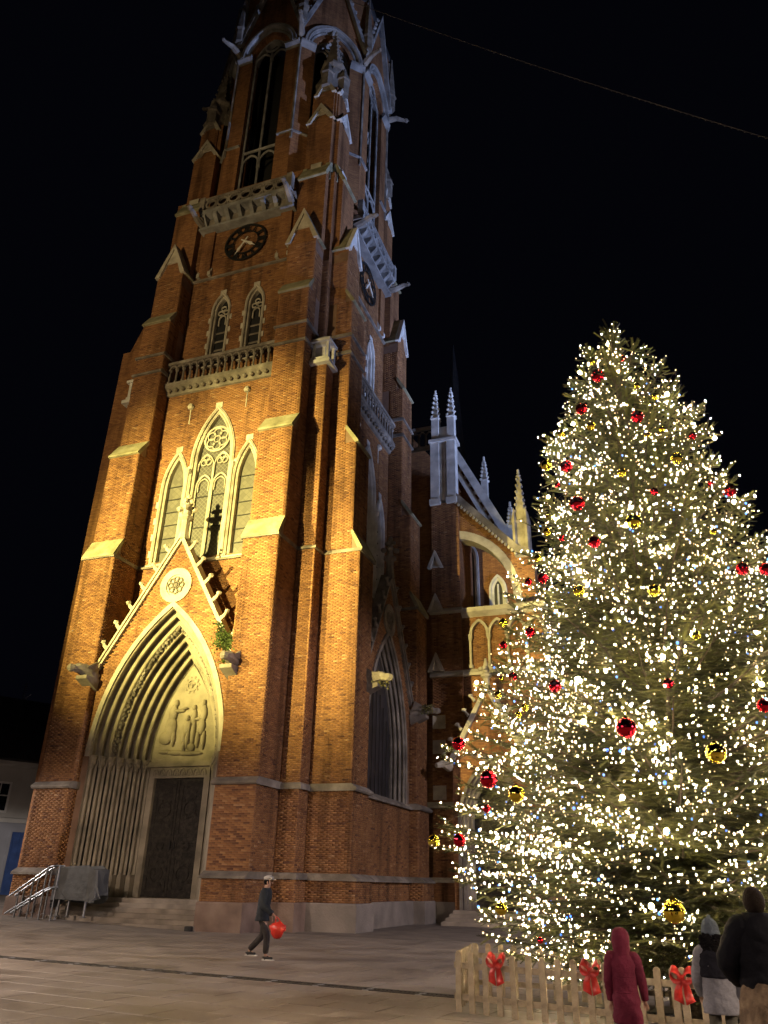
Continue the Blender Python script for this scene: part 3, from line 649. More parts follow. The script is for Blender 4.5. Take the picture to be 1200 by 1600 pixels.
    if front: por.box(-1.75, 1.75, -5.1, -4.9, 0.5, 6.3)
    else: por.sheet(arch(0, wi+0.05, zb, zs, C0, 12), [], yg+depth+0.12)
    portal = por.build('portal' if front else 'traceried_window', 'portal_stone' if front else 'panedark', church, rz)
    base = 0.95 if front else zb
    for k in range(K):
        w0 = aw-(aw-wi)*k/K; w1 = aw-(aw-wi)*(k+1)/K; y0 = yg+0.05+depth*k/K; y1 = yg+0.05+depth*(k+1)/K
        s = MB(); s.band(arch(0, w1, base, zs, C0, 14), arch(0, w0+0.02, base, zs, C0, 14), y1-0.02, y1+0.3)
        s.band(arch(0, w0, base, zs, C0, 14), arch(0, w0+0.16, base, zs, C0, 14), y0, y1+0.05)
        if front and k == 1: pass
        a_ = arch(0, w0-0.03, zs if front else base, zs, C0, 14)
        s.tube(p3(a_, y0+0.03), 0.06 if k != 2 else 0.075, 8); s.tube(p3(arch(0, w0+0.05, zs if front else base, zs, C0, 14), y0-0.005), 0.025, 5)
        if front:
            for sg in (-1, 1):
                s.box(min(sg*(w1), sg*(w0+0.1)), max(sg*(w1), sg*(w0+0.1)), y0+0.02, y1+0.2, 0.9, 1.75)
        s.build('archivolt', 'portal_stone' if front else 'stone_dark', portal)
        if front and k == 2:      # band of carved foliage
            s = MB(); pa = arch(0, w0-0.12, zs, zs, C0, 34)
            for i, (px, pz) in enumerate(pa):
                s.blob((px+random.uniform(-.03,.03), y0+0.13+random.uniform(-.05,.02), pz), (0.09, 0.09, 0.1), 5, 4, 0.35)
                s.blob((px*0.985+random.uniform(-.03,.03), y0+0.2+random.uniform(-.04,.04), pz-0.06), (0.07, 0.08, 0.07), 5, 4, 0.35)
            s.build('carved_foliage', 'stone_dark', portal)
        if front:
            for sg in (-1, 1):
                c_ = MB(); px, py = sg*(w0-0.07), y0+0.12
                c_.lathe([(0.14, 1.0-1.0), (0.14, 0.55), (0.11, 0.62), (0.11, 0.7), (0.072, 0.75), (0.072, 5.0), (0.11, 5.05), (0.09, 5.1), (0.13, 5.3), (0.18, 5.42), (0.18, 5.52)], (px, py, 0.95-0.18), 8)
                for j in range(5): c_.blob((px+0.13*math.cos(j*1.256), py+0.13*math.sin(j*1.256), 6.02), (0.055, 0.055, 0.09), 5, 4, 0.2)
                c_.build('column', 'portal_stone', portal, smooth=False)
    if not front:
        s = MB()
        for k in range(9): s.tube([(-wi+0.2+k*wi*2/9, yg+depth+0.04, zb), (-wi+0.2+k*wi*2/9, yg+depth+0.04, 10.5-abs(k-4)*0.55)], 0.025, 5)
        s.build_each('window_bar', 'iron', portal)
    else:
        yt = -5.32
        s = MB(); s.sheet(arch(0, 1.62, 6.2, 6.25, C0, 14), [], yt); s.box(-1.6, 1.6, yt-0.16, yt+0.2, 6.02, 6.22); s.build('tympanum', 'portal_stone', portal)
        # carved relief: a baptism with three figures under a dove in glory
        def fig(parts):
            q = MB()
            for (x, z, rx, rz_) in parts: q.blob((x, yt-0.02, z), (rx*0.9, 0.17, rz_), 10, 6, 0.08)
            q.build('relief_figure', 'portal_stone', portal, smooth=True)
        fig([(-0.62, 8.75, 0.14, 0.17), (-0.72, 8.3, 0.24, 0.4), (-0.4, 8.4, 0.34, 0.09), (-0.13, 8.5, 0.18, 0.07), (-0.75, 7.7, 0.34, 0.5), (-0.95, 7.25, 0.4, 0.3), (-0.55, 7.2, 0.12, 0.35)])
        fig([(0.06, 8.05, 0.12, 0.15), (0.06, 7.65, 0.19, 0.32), (-0.02, 7.25, 0.12, 0.3), (0.17, 7.15, 0.11, 0.4), (0.02, 6.85, 0.1, 0.25), (0.22, 7.7, 0.08, 0.28)])
        fig([(0.82, 8.7, 0.12, 0.16), (0.85, 8.25, 0.19, 0.4), (0.8, 7.7, 0.22, 0.4), (0.68, 7.15, 0.12, 0.4), (0.98, 7.1, 0.11, 0.42), (0.62, 8.0, 0.2, 0.08)])
        fig([(0.35, 8.5, 0.11, 0.14), (0.38, 8.1, 0.16, 0.4), (0.42, 7.4, 0.14, 0.6), (0.4, 6.8, 0.22, 0.2)])
        fig([(-0.3, 6.6, 0.6, 0.12), (0.4, 6.55, 0.7, 0.1), (-0.9, 6.65, 0.4, 0.1)])
        q = MB(); q.band(circ(0.05, 9.55, 0.2, 14), circ(0.05, 9.55, 0.3, 14), yt-0.05, yt+0.02, True)
        for k in range(10): a = k*0.628; q.blob((0.05+0.34*math.cos(a), yt-0.01, 9.55+0.34*math.sin(a)), (0.07, 0.05, 0.07), 5, 4)
        q.blob((0.05, yt-0.04, 9.52), (0.08, 0.06, 0.12), 6, 5); q.blob((-0.06, yt-0.04, 9.6), (0.1, 0.05, 0.05), 6, 4); q.blob((0.16, yt-0.04, 9.6), (0.1, 0.05, 0.05), 6, 4)
        q.build('dove_relief', 'portal_stone', portal)
        s = MB(); s.box(-1.5, 1.5, yt-0.06, yt+0.2, 5.55, 6.0); s.box(-1.55, 1.55, yt-0.22, yt+0.1, 6.0, 6.14); s.build('lintel', 'portal_stone', portal)
        for k in range(8):
            s = MB(); u = -1.2+k*0.34; a_ = arch(u, 0.13, 5.65, 5.72, 0.1, 5); s.tube(p3(a_, yt-0.08), 0.035, 5); s.blob((u, yt-0.07, 5.72), (0.06, 0.04, 0.1), 6, 4); s.build('lintel_leaf', 'portal_stone', portal)
        s = MB()
        for sg in (-1, 1): s.box(sg*1.38-0.14, sg*1.38+0.14, yt-0.05, yt+0.3, 0.9, 5.56)
        s.build_each('door_jamb', 'portal_stone', portal)
        for sg in (-1, 1):
            d = MB(); x0, x1 = (0.012, 1.24) if sg > 0 else (-1.24, -0.012); d.box(x0, x1, yt+0.12, yt+0.2, 0.97, 5.55)
            for (zl, zh) in ((1.15, 2.5), (2.65, 3.1), (3.25, 5.35)):
                d.band(rect(x0+0.2, x1-0.2, zl+0.08, zh-0.08), rect(x0+0.12, x1-0.12, zl, zh), yt+0.09, yt+0.13, True)
                cc = circ((x0+x1)/2, (zl+zh)/2, min(0.3, (zh-zl)*0.36), 14); d.tube(p3(cc+cc[:1], yt+0.11), 0.035, 5, False)
                for k in range(int((zh-zl)*9)): d.blob((random.uniform(x0+0.28, x1-0.28), yt+0.115, random.uniform(zl+0.15, zh-0.15)), (0.07, 0.03, 0.07), 5, 4, 0.3)
            d.build('door_leaf', 'doorwood', portal)
            h = MB(); h.lathe([(0.035, 0), (0.05, 0.04), (0.035, 0.3)], (sg*0.1, yt+0.07, 2.75), 6); h.build('door_handle', 'iron', portal)
    return portal
M['doorwood'] = mat('carved_dark_door', (0.024, 0.020, 0.016), 0.6, 0.5, 7, 0.9, 16, c2=(0.05, 0.042, 0.034), spec=0.3)
face_unit(0.0, True); face_unit(math.pi/2, False)
# plain rear and left faces so that the tower stands all round
for rz in (math.pi, -math.pi/2):
    m = MB(); m.box(-HW, HW, -HW, -HW+1.7, -0.3, 25.7); m.box(-UW, UW, -UW, -UW+1.3, 25.7, 41.0); m.box(3.43, 5.18, -7.9, -HW, -0.3, 30); m.box(-5.18, -3.43, -7.9, -HW, -0.3, 30)
    m.prism_y([(3.43, 30), (5.18, 30), (4.3, 33)], -7.4, -5.5); m.prism_y([(-3.43, 30), (-5.18, 30), (-4.3, 33)], -7.4, -5.5)
    m.build('tower_wall', 'brickfar', church, rz)

# ---- octagonal belfry and spire
AP = 5.75; HS = AP*math.tan(math.pi/8)
octo = [(AP/math.cos(math.pi/8)*math.cos(math.pi/8+k*math.pi/4), AP/math.cos(math.pi/8)*math.sin(math.pi/8+k*math.pi/4)) for k in range(8)]
m = MB(); ins = [(x*0.6, y*0.6) for x, y in octo]; m.prism_z(ins, 40.0, 60.0); m.build('belfry_interior', 'void', church)
for k in range(8):
    rz = k*math.pi/4; w, zb, zs, c = 1.3, 40.3, 53.6, 0.75
    m = MB(); hole = arch(0, w, zb, zs, c, 8)
    m.sheet(rect(-HS, HS, 39.0, 61.5), [hole], -AP, 0.8); wl_ = m.build('belfry_wall', 'brickfar', church, rz)
    st_ = 'belfry_stone'
    s = MB(); ww = 2.0; y = -AP-0.25
    for i in range(4):
        s.band(arch(0, ww-0.2, zs, zs, c, 9), arch(0, ww, zs, zs, c, 9), y, y+0.35); s.tube(p3(arch(0, ww-0.1, zs, zs, c, 9), y), 0.08, 6); ww -= 0.2; y += 0.22
    s.band(arch(0, 2.0, zs, zs, c, 9), arch(0, 2.16, zs, zs, c, 9), -AP-0.3, -AP+0.3)
    for sg in (-1, 1): s.prism_x([(-AP-0.28, zs+0.1), (-AP-0.28, zs-0.1), (-AP, zs-0.45), (-AP+0.2, zs-0.45), (-AP+0.2, zs+0.1)], min(sg*1.3, sg*HS), max(sg*1.3, sg*HS))
    s.build('arch_moulding', st_, wl_)
    s = MB(); yt = -AP+0.35
    for x in (-1.22, 0, 1.22): s.tube([(x, yt, zb), (x, yt, zs+0.4)], 0.09, 6)
    for sg in (-1, 1):
        s.tube(p3(arch(sg*0.62, 0.55, zs-0.4, zs-0.2, 0.2, 6), yt), 0.07, 6); s.tube(p3(arch(sg*0.62, 0.55, zb+2.3, zb+2.9, 0.2, 6), yt), 0.07, 6)
    s.tube([(-1.25, yt, zb+4.0), (1.25, yt, zb+4.0)], 0.09, 6); cc = circ(0, zs+1.2, 0.55, 16); s.tube(p3(cc+cc[:1], yt), 0.08, 6, False)
    s.build('tracery', st_, wl_)
    s = MB()
    for sg in (-1, 1):
        A = Vector((sg*2.25, 55.2)); B_ = Vector((0.0, 62.8)); n_ = Vector((sg*7.6, 2.25)).normalized()
        q = [A, B_, B_+Vector((0, 0.6)), A+n_*0.28]; s.prism_y([(p.x, p.y) for p in q], -AP-0.35, -AP+0.1)
        for j in range(8):
            P = A.lerp(B_, (j+0.5)/8.5)+n_*0.35; s.blob((P.x, -AP-0.15, P.y), (0.17, 0.15, 0.15), 6, 4, 0.2)
    s.build('gable_coping', st_, wl_)
    # colonnette and gargoyle at each octagon corner
    s = MB(); vx = HS; s.tube([(vx, -AP-0.02, 44.0), (vx, -AP-0.02, 61)], 0.1, 5)
    s.tube([(vx, -AP, 54.3), (vx+0.28, -AP-0.68, 54.6), (vx+0.55, -AP-1.3, 54.4)], [0.26, 0.2, 0.12], 6); s.blob((vx+0.58, -AP-1.38, 54.42), (0.17, 0.17, 0.15), 6, 4, 0.2)
    s.lathe([(0.34, 0), (0.34, 1.2), (0.45, 1.4), (0.36, 1.5), (0.04, 6)], (vx+0.1, -AP-0.24, 55.5), 6); s.build('corner_shaft', 'stone_dark', wl_)
    s = MB(); s.prism_x([(-AP-0.14, 44.6), (-AP-0.14, 44.7), (-AP+0.05, 44.9), (-AP+0.05, 44.6)], 1.35, HS+0.05); s.prism_x([(-AP-0.14, 44.6), (-AP-0.14, 44.7), (-AP+0.05, 44.9), (-AP+0.05, 44.6)], -HS-0.05, -1.35); s.build_each('string_course', st_, wl_)
m = MB(); m.prism_z([(x*1.02, y*1.02) for x, y in octo], 61.4, 61.9); m.prism_z(octo, 61.9, 90, 0.02); m.build('spire', 'slate', church)

# ---- nave, aisle front, flying buttress and side porch (right of the tower)
def nx(x): return x-CX
def ny(y): return y-CY
m = MB(); m.box(nx(-29), nx(-11.2), ny(41.2), ny(75), -0.3, 25.0); m.prism_y([(nx(-29.3), 25), (nx(-10.9), 25), (nx(-20), 37)], ny(42.5), ny(75))
m.box(nx(-11.3), nx(-6.0), ny(44.3), ny(74), -0.3, 15.5)
m.build('nave', 'brickfar', church)
m = MB(); m.prism_y([(nx(-11.3), 15.5), (nx(-6.0), 15.5), (nx(-6.0), 18.3), (nx(-8.0), 20.9), (nx(-11.3), 28.1)], ny(44.0), ny(44.7)); aisle = m.build('aisle_front', 'brickfar', church)
# sloping carved coping of the aisle half gable
m = MB(); m.prism_y([(nx(-11.2), 26.3), (nx(-7.6), 18.9), (nx(-7.6), 19.7), (nx(-11.2), 27.1)], ny(43.75), ny(44.05)); m.prism_y([(nx(-11.2), 27.4), (nx(-7.4), 19.7), (nx(-7.4), 20.9), (nx(-11.2), 28.5)], ny(43.6), ny(44.4))
for k in range(12):
    t = k/12; m.blob((nx(-11.1+3.6*t), ny(43.72), 27.2-7.5*t), (0.16, 0.08, 0.16), 6, 4)
m.build('rake_coping', 'stone_pale', aisle)
for (x, z0, z1) in ((-9.32, 24.0, 27.4), (-7.75, 20.6, 23.8)):
    p = MB(); p.lathe([(0.28, 0), (0.28, (z1-z0)*0.45), (0.34, (z1-z0)*0.47)], (nx(x), ny(44), z0), 4, math.pi/4); crocketed_spire(p, (nx(x), ny(44)), 0.26, z0+(z1-z0)*0.45, z1, 5); p.build('pinnacle', 'stone_pale', aisle)
for (cx, w, zb, zs) in ((-10.6, 0.7, 16.9, 20.2), (-8.75, 0.55, 16.9, 17.9)):
    s = MB(); yy = ny(44.0)-0.05; c = 0.7
    s.band(arch(nx(cx), w-0.14, zb, zs, c, 7), arch(nx(cx), w, zb, zs, c, 7), yy-0.1, yy+0.1); s.band(arch(nx(cx), w-0.3, zb, zs, c, 7), arch(nx(cx), w-0.14, zb, zs, c, 7), yy, yy+0.12)
    s.tube([(nx(cx), yy, zb), (nx(cx), yy, zs+0.4)], 0.06, 6); o = s.build('window', 'stone_pale', church)
    g = MB(); g.sheet(arch(nx(cx), w-0.25, zb, zs, c, 7), [], yy+0.03); g.build('pane', 'panedark', o)
# big pier with twin pinnacles
m = MB(); m.box(nx(-12.05), nx(-10.3), ny(40.7), ny(43.9), -0.3, 22.7); pier = m.build('nave_pier', 'brickfar', church)
br = Bricks(); 
for (za, zb) in ((1.95, 5.2), (5.5, 11.9), (12.4, 15.6), (16.0, 22.6)): br.face((nx(-12.05), ny(40.7), 0), (1,0,0), (0,-1,0), 1.75, za, zb)
br.build('brickwork', pier)
s = MB()
for (x0, x1) in ((-12.0, -11.45), (-10.95, -10.4)):
    s.box(nx(x0), nx(x1), ny(40.55), ny(41.2), 22.9, 27.0); s.prism_y([(nx(x0)-0.06, 22.6), (nx(x0)-0.06, 22.95), (nx(x1)+0.06, 22.95), (nx(x1)+0.06, 22.6)], ny(40.45), ny(41.2))
s.box(nx(-11.5), nx(-10.9), ny(40.75), ny(41.2), 22.9, 27.0); s.tube([(nx(-11.3), ny(40.72), 22.9), (nx(-11.3), ny(40.72), 27)], 0.06, 6); s.tube([(nx(-11.1), ny(40.72), 22.9), (nx(-11.1), ny(40.72), 27)], 0.06, 6)
s.bevbox(nx(-12.1), nx(-10.3), ny(40.45), ny(41.5), 27.0, 27.25, 0.05); s.box(nx(-11.5), nx(-10.9), ny(40.9), ny(41.4), 27.2, 28.3)
s.build('pinnacle_block', 'stone_pale', pier)
for x in (-11.72, -10.68):
    p = MB(); p.lathe([(0.33, 0), (0.33, 1.6), (0.42, 1.7), (0.3, 1.8)], (nx(x), ny(40.9), 27.2), 4, math.pi/4); crocketed_spire(p, (nx(x), ny(40.9)), 0.28, 28.9, 31.2, 5); p.build('pinnacle', 'stone_pale', pier)
s = MB(); sr = MB()
for z in (15.6, 11.95):
    s.prism_x([(ny(40.7), z), (ny(40.45), z), (ny(40.45), z+0.12), (ny(40.7), z+0.35)], nx(-12.1), nx(-10.2))
for (x, z) in ((-11.75, 18.6), (-11.75, 15.9), (-11.75, 12.4)):
    gablet(s, sr, nx(x)-0.42, nx(x)+0.42, ny(40.55), ny(40.9), z, 0.95, 0.06); s.prism_y([(nx(x)-0.36, z-0.1), (nx(x)+0.36, z-0.1), (nx(x), z+0.75)], ny(40.52), ny(40.72))
for z in (9.2, 7.9, 5.6): s.box(nx(-12.0), nx(-11.3), ny(40.62), ny(40.8), z, z+0.7)
s.prism_x([(ny(40.7), 5.2), (ny(40.5), 5.2), (ny(40.5), 5.3), (ny(40.7), 5.5)], nx(-13.9), nx(-10.2)); s.prism_x([(ny(40.7), 1.75), (ny(40.45), 1.75), (ny(40.45), 1.85), (ny(40.7), 1.98)], nx(-13.9), nx(-10.2))
s.build_each('string_course', 'stone', pier); sr.build_each('gablet_roof', 'mossy', pier)
s = MB(); s.box(nx(-12.2), nx(-10.2), ny(40.45), ny(40.9), -0.3, 0.9); s.build_each('plinth_block', 'plinthgrey', pier)
# parapet between tower and pier
s = MB(); s.box(nx(-13.9), nx(-12.0), ny(41.0), ny(41.2), 26.9, 27.15); s.box(nx(-13.9), nx(-12.0), ny(41.0), ny(41.2), 28.4, 28.6)
for k in range(4): s.tube(p3(arch(nx(-13.65+k*0.48), 0.22, 27.1, 27.9, 0.15, 5), ny(41.1)), 0.06, 5)
s.build('parapet', 'stone_dark', pier)
# flying buttress: brick spandrel over a stone quarter arch
def farc(r, n=12): return [(nx(-11.2)+0+ (r)*math.sin(math.pi/2*i/n)*1.0, 16.4+(r)*math.cos(math.pi/2*i/n)) for i in range(n+1)]
inn = [(nx(-11.0)+3.75*math.sin(math.pi/2*i/12), 16.2+4.1*math.cos(math.pi/2*i/12)) for i in range(13)]
out = [(nx(-11.0)+4.2*math.sin(math.pi/2*i/12), 16.2+4.6*math.cos(math.pi/2*i/12)) for i in range(13)]
m = MB(); poly = out+[(nx(-6.0), 16.2), (nx(-6.0), 18.6), (nx(-6.9), 19.0), (nx(-10.6), 23.0), (nx(-11.0), 23.0)]
m.sheet(poly, [], ny(40.85)); m.sheet(poly, [], ny(41.75)); m.add([(out[i][0], ny(40.85), out[i][1]) for i in range(13)]+[(out[i][0], ny(41.75), out[i][1]) for i in range(13)], [(i,i+1,i+14,i+13) for i in range(12)])
fly = m.build('flying_buttress', 'mortar', church)
br = Bricks(); br.face((nx(-11.0), ny(40.85), 0), (1,0,0), (0,-1,0), 5.0, 16.2, 22.9, (), poly, u0=nx(-11.0)); br.build('brickwork', fly)
s = MB(); s.band(inn, out, ny(40.78), ny(41.8)); s.build('arch_ring', 'stone', fly)
s = MB(); s.prism_y([(nx(-10.6), 22.85), (nx(-6.9), 18.85), (nx(-6.2), 18.6), (nx(-6.2), 19.0), (nx(-6.8), 19.3), (nx(-10.5), 23.35)], ny(40.6), ny(42.0)); s.build_each('coping', 'stone_dark', fly)
for k in range(20):
    t = (k+0.5)/20; q = MB(); q.blob((nx(-10.55+3.65*t), ny(40.66), 22.72-3.95*t), (0.11, 0.09, 0.13), 5, 4); q.build('crocket', 'stone', fly)
p = MB(); p.lathe([(0.5, 0), (0.62, 0.2), (0.45, 0.35), (0.45, 2.2), (0.6, 2.35), (0.4, 2.5)], (nx(-6.65), ny(41.2), 18.6), 4, math.pi/4)
for j in range(4):
    a = j*math.pi/2+math.pi/4; p.lathe([(0.13, 0), (0.13, 1.9), (0.17, 2.0), (0.02, 2.9)], (nx(-6.65)+0.5*math.cos(a), ny(41.2)+0.5*math.sin(a), 18.9), 5)
crocketed_spire(p, (nx(-6.65), ny(41.2)), 0.42, 21.0, 24.5, 7); p.build('pinnacle', 'stone_dark', fly)
# blind arcade storey and string over the porch
m = MB(); m.box(nx(-10.3), nx(-5.6), ny(41.0), ny(44.2), -0.3, 15.55); arc = m.build('aisle_wall', 'mortar', church)
br = Bricks(); ho = [arch(nx(-9.3+k*1.05), 0.42, 12.5, 14.3, 0.35, 6) for k in range(4)]
br.face((nx(-10.3), ny(41.0), 0), (1,0,0), (0,-1,0), 4.7, 12.4, 15.4, [], None, u0=nx(-10.3)); br.face((nx(-10.3), ny(41.0), 0), (1,0,0), (0,-1,0), 4.7, 1.9, 12.0); br.build('brickwork', arc)
s = MB(); s.prism_x([(ny(41), 15.35), (ny(40.65), 15.6), (ny(40.65), 15.85), (ny(42), 15.95), (ny(42), 15.35)], nx(-10.3), nx(-5.6)); s.prism_x([(ny(41), 12.0), (ny(40.75), 12.0), (ny(40.75), 12.15), (ny(41), 12.4)], nx(-10.3), nx(-5.6)); s.build_each('string_course', 'stone', arc)
for k in range(5):
    u = nx(-9.83+k*1.05); q = MB(); q.lathe([(0.14, 0), (0.14, 0.15), (0.08, 0.22), (0.08, 1.55), (0.15, 1.75), (0.16, 1.9)], (u, ny(40.85), 12.4), 8); q.build('colonnette', 'stone', arc)
    if k < 4: q = MB(); q.band(arch(u+0.525, 0.4, 14.2, 14.3, 0.4, 7), arch(u+0.525, 0.55, 14.2, 14.3, 0.4, 7), ny(40.72), ny(41.02)); q.build('blind_arch', 'stone', arc)
# porch gable
m = MB(); m.prism_y([(nx(-11.0), 0), (nx(-8.3), 0), (nx(-5.6), 0), (nx(-5.6), 7.0), (nx(-8.9), 11.2), (nx(-11.0), 8.0)], ny(39.6), ny(41.0))
porch = None
m = MB(); hole = arch(nx(-8.7), 1.5, 0.6, 4.4, 2.0, 10)
m.sheet([(nx(-10.6), -0.3), (nx(-6.8), -0.3), (nx(-6.8), 7.2), (nx(-8.7), 10.7), (nx(-10.6), 7.2)], [[(nx(-10.2), 0.6)]+hole[1:-1]+[(nx(-7.2), 0.6)]], ny(39.4), 1.2); m.add([(nx(-10.6), ny(39.4), 7.2), (nx(-8.7), ny(39.4), 10.7), (nx(-8.7), ny(41), 10.7), (nx(-10.6), ny(41), 7.2), (nx(-10.6), ny(39.4), -0.3), (nx(-10.6), ny(41), -0.3)], [(0,1,2,3), (0,3,5,4)])
porch = m.build('porch', 'brickfar', church)
g = MB(); g.sheet(rect(nx(-10.3), nx(-7.1), 0.5, 9), [], ny(40.7)); g.build('porch_door', 'doorwood', porch)
s = MB()
for k in range(4): s.band(arch(nx(-8.7), 1.5-k*0.14, 0.6, 4.4, 2.0, 10), arch(nx(-8.7), 1.66-k*0.14, 0.6, 4.4, 2.0, 10), ny(39.3)+k*0.25, ny(39.3)+k*0.25+0.3)
s.build('archivolt', 'stone_dark', porch)
for sg in (-1, 1):
    s = MB(); A = Vector((nx(-8.7)+sg*2.0, 6.9)); B_ = Vector((nx(-8.7), 10.75)); n_ = Vector((sg*3.9, 2.0)).normalized(); q = [A, B_, B_+Vector((0, 0.4)), A+n_*0.28]; s.prism_y([(p_.x, p_.y) for p_ in q], ny(39.2), ny(41))
    for k in range(5):
        P = A.lerp(B_, (k+0.5)/5.4)+n_*0.3; s.tube([(P.x, ny(39.25), P.y), (P.x+n_.x*0.25, ny(39.25), P.y+n_.y*0.25+0.15)], [0.1, 0.06], 6); s.blob((P.x+n_.x*0.27, ny(39.25), P.y+n_.y*0.27+0.17), (0.14, 0.12, 0.1), 6, 4, 0.2)
    s.tube([(nx(-8.7)+sg*2.0, ny(39.3), 7.0), (nx(-8.7)+sg*2.25, ny(38.9), 7.15), (nx(-8.7)+sg*2.5, ny(38.5), 7.0)], [0.24, 0.2, 0.12], 6)
    s.build('rake_coping', 'stone', porch)
s = MB(); s.lathe([(0.22, 0), (0.16, 0.5), (0.3, 0.62), (0.3, 0.72), (0.14, 0.85), (0.12, 1.3), (0.05, 1.6)], (nx(-8.7), ny(39.4), 10.9), 8)
for a in range(4): s.blob((nx(-8.7)+0.28*math.cos(a*math.pi/2), ny(39.4)+0.28*math.sin(a*math.pi/2), 11.95), (0.15, 0.15, 0.12), 6, 4, 0.2)
s.build('finial', 'stone', porch)
for k in range(4):
    s = MB(); s.bevbox(nx(-10.9+0.1*k), nx(-6.6), ny(38.0+0.33*k), ny(39.6), -0.02 if k == 0 else 0.15*k, 0.15*(k+1), 0.02); s.build('step', 'step', porch)
# thin dark spirelet over the crossing
s = MB(); s.lathe([(0.95, 0), (0.9, 5), (0.5, 11), (0.45, 11.1), (0.45, 13), (0.05, 17.5)], (nx(-15.3), ny(60), 32.5), 8); s.build('spirelet', 'slate', church)
# ---- main steps
st = MB(); st.box(-3.42, 3.42, ny(28.0), -5.0, -0.3, 0.9); stp = st.build('steps', 'step', church)
for k in range(6):
    s = MB(); yk = ny(26.55+0.28*k); xl = -4.45 if k < 2 else -3.42
    s.bevbox(xl, 3.42, yk, ny(28.2) if k >= 2 else ny(26.55+0.28*(k+1)+0.05), -0.3, 0.16*(k+1), 0.02); s.build('step', 'step', stp)
# ------------------------------------------------------------------ ground
def gz(x, y): return 0.03*max(0.0, -16.6-x)*min(1.0, max(0.0, (y-12)/12))
g = MB(); xs = [-400, -120, -60]+[-50+2*i for i in range(18)]+[-14, -10, 0, 20, 60, 400]; ys = [-400, -60, -20, 0, 6, 10, 12, 14, 16, 18, 20, 22, 24, 27, 30, 35, 40, 50, 70, 120, 500]
for y in ys:
    for x in xs: g.v.append((x, y, gz(max(x, -46), y)-0.012))
nxs = len(xs)
for j in range(len(ys)-1):
    for i in range(nxs-1): g.f.append((j*nxs+i, j*nxs+i+1, (j+1)*nxs+i+1, (j+1)*nxs+i))
ground = g.build('ground', 'asphalt'); ground['kind'] = 'structure'
# paving: slabs laid in rows parallel to the drain; the nearest ones in view laid singly
def slabmat(name, src):
    m, nt, N, L, b = nodes(name)
    r = ramp(N, [(0.0, (0.205, 0.178, 0.156)), (0.5, (0.235, 0.204, 0.178)), (1.0, (0.262, 0.228, 0.2))])
    if src == 'object': a = N.new('ShaderNodeObjectInfo'); L.new(a.outputs['Random'], r.inputs['Fac'])
    else: a = N.new('ShaderNodeAttribute'); a.attribute_name = 'tint'; L.new(a.outputs['Fac'], r.inputs['Fac'])
    geo = N.new('ShaderNodeNewGeometry'); nz = N.new('ShaderNodeTexNoise'); nz.inputs['Scale'].default_value = 0.8; nz.inputs['Detail'].default_value = 9; nz.inputs['Roughness'].default_value = 0.7
    L.new(geo.outputs['Position'], nz.inputs['Vector'])
    d = ramp(N, [(0.3, (0.55, 0.55, 0.55)), (0.52, (0.95, 0.95, 0.95)), (0.75, (1.2, 1.18, 1.15))]); L.new(nz.outputs['Fac'], d.inputs['Fac'])
    mx = N.new('ShaderNodeMix'); mx.data_type = 'RGBA'; mx.blend_type = 'MULTIPLY'; mx.inputs[0].default_value = 1; L.new(r.outputs['Color'], mx.inputs[6]); L.new(d.outputs['Color'], mx.inputs[7]); L.new(mx.outputs[2], b.inputs['Base Color'])
    # trodden-in gum and drips
    vo = N.new('ShaderNodeTexVoronoi'); vo.inputs['Scale'].default_value = 2.6; L.new(geo.outputs['Position'], vo.inputs['Vector']); gm_ = ramp(N, [(0.035, (0.45, 0.43, 0.42)), (0.075, (1, 1, 1))]); L.new(vo.outputs['Distance'], gm_.inputs['Fac'])
    mg = N.new('ShaderNodeMix'); mg.data_type = 'RGBA'; mg.blend_type = 'MULTIPLY'; mg.inputs[0].default_value = 1; L.new(mx.outputs[2], mg.inputs[6]); L.new(gm_.outputs['Color'], mg.inputs[7]); L.new(mg.outputs[2], b.inputs['Base Color'])
    n2 = N.new('ShaderNodeTexNoise'); n2.inputs['Scale'].default_value = 45; L.new(geo.outputs['Position'], n2.inputs['Vector']); bp = N.new('ShaderNodeBump'); bp.inputs['Strength'].default_value = 0.25; bp.inputs['Distance'].default_value = 0.01
    L.new(n2.outputs['Fac'], bp.inputs['Height']); L.new(bp.outputs['Normal'], b.inputs['Normal']); 
    rr = ramp(N, [(0.32, (0.30,)*3), (0.62, (0.65,)*3)]); L.new(nz.outputs['Fac'], rr.inputs['Fac']); L.new(rr.outputs['Color'], b.inputs['Roughness'])
    return m
M['slab1'] = slabmat('paving_slab', 'object'); M['slabs'] = slabmat('paving_slabs_far', 'attr')
pave = empty('pavement', (-7.0, 14.75, 0), R(-7.3)); pave['kind'] = 'structure'
ca, sa = math.cos(R(-7.3)), math.sin(R(-7.3))
def pw(u, v): return (-7.0+u*ca-v*sa, 14.75+u*sa+v*ca)
SW, SD = 0.95, 0.7; sm = MB().bevbox(-SW/2+0.007, SW/2-0.007, -SD/2+0.007, SD/2-0.007, -0.008, 0.006, 0.006)
t = sm.build('slab', 'slab1', pave); slabdata = t.data; bpy.data.objects.remove(t)
cand = []
Rm = camo.matrix_world.to_3x3().transposed()
def topix(p):
    q = Rm @ (Vector(p)-Vector((0, 0, 1.65))); return (600+1200*q.x/-q.z, 800-1200*q.y/-q.z) if q.z < -0.1 else None
far = []
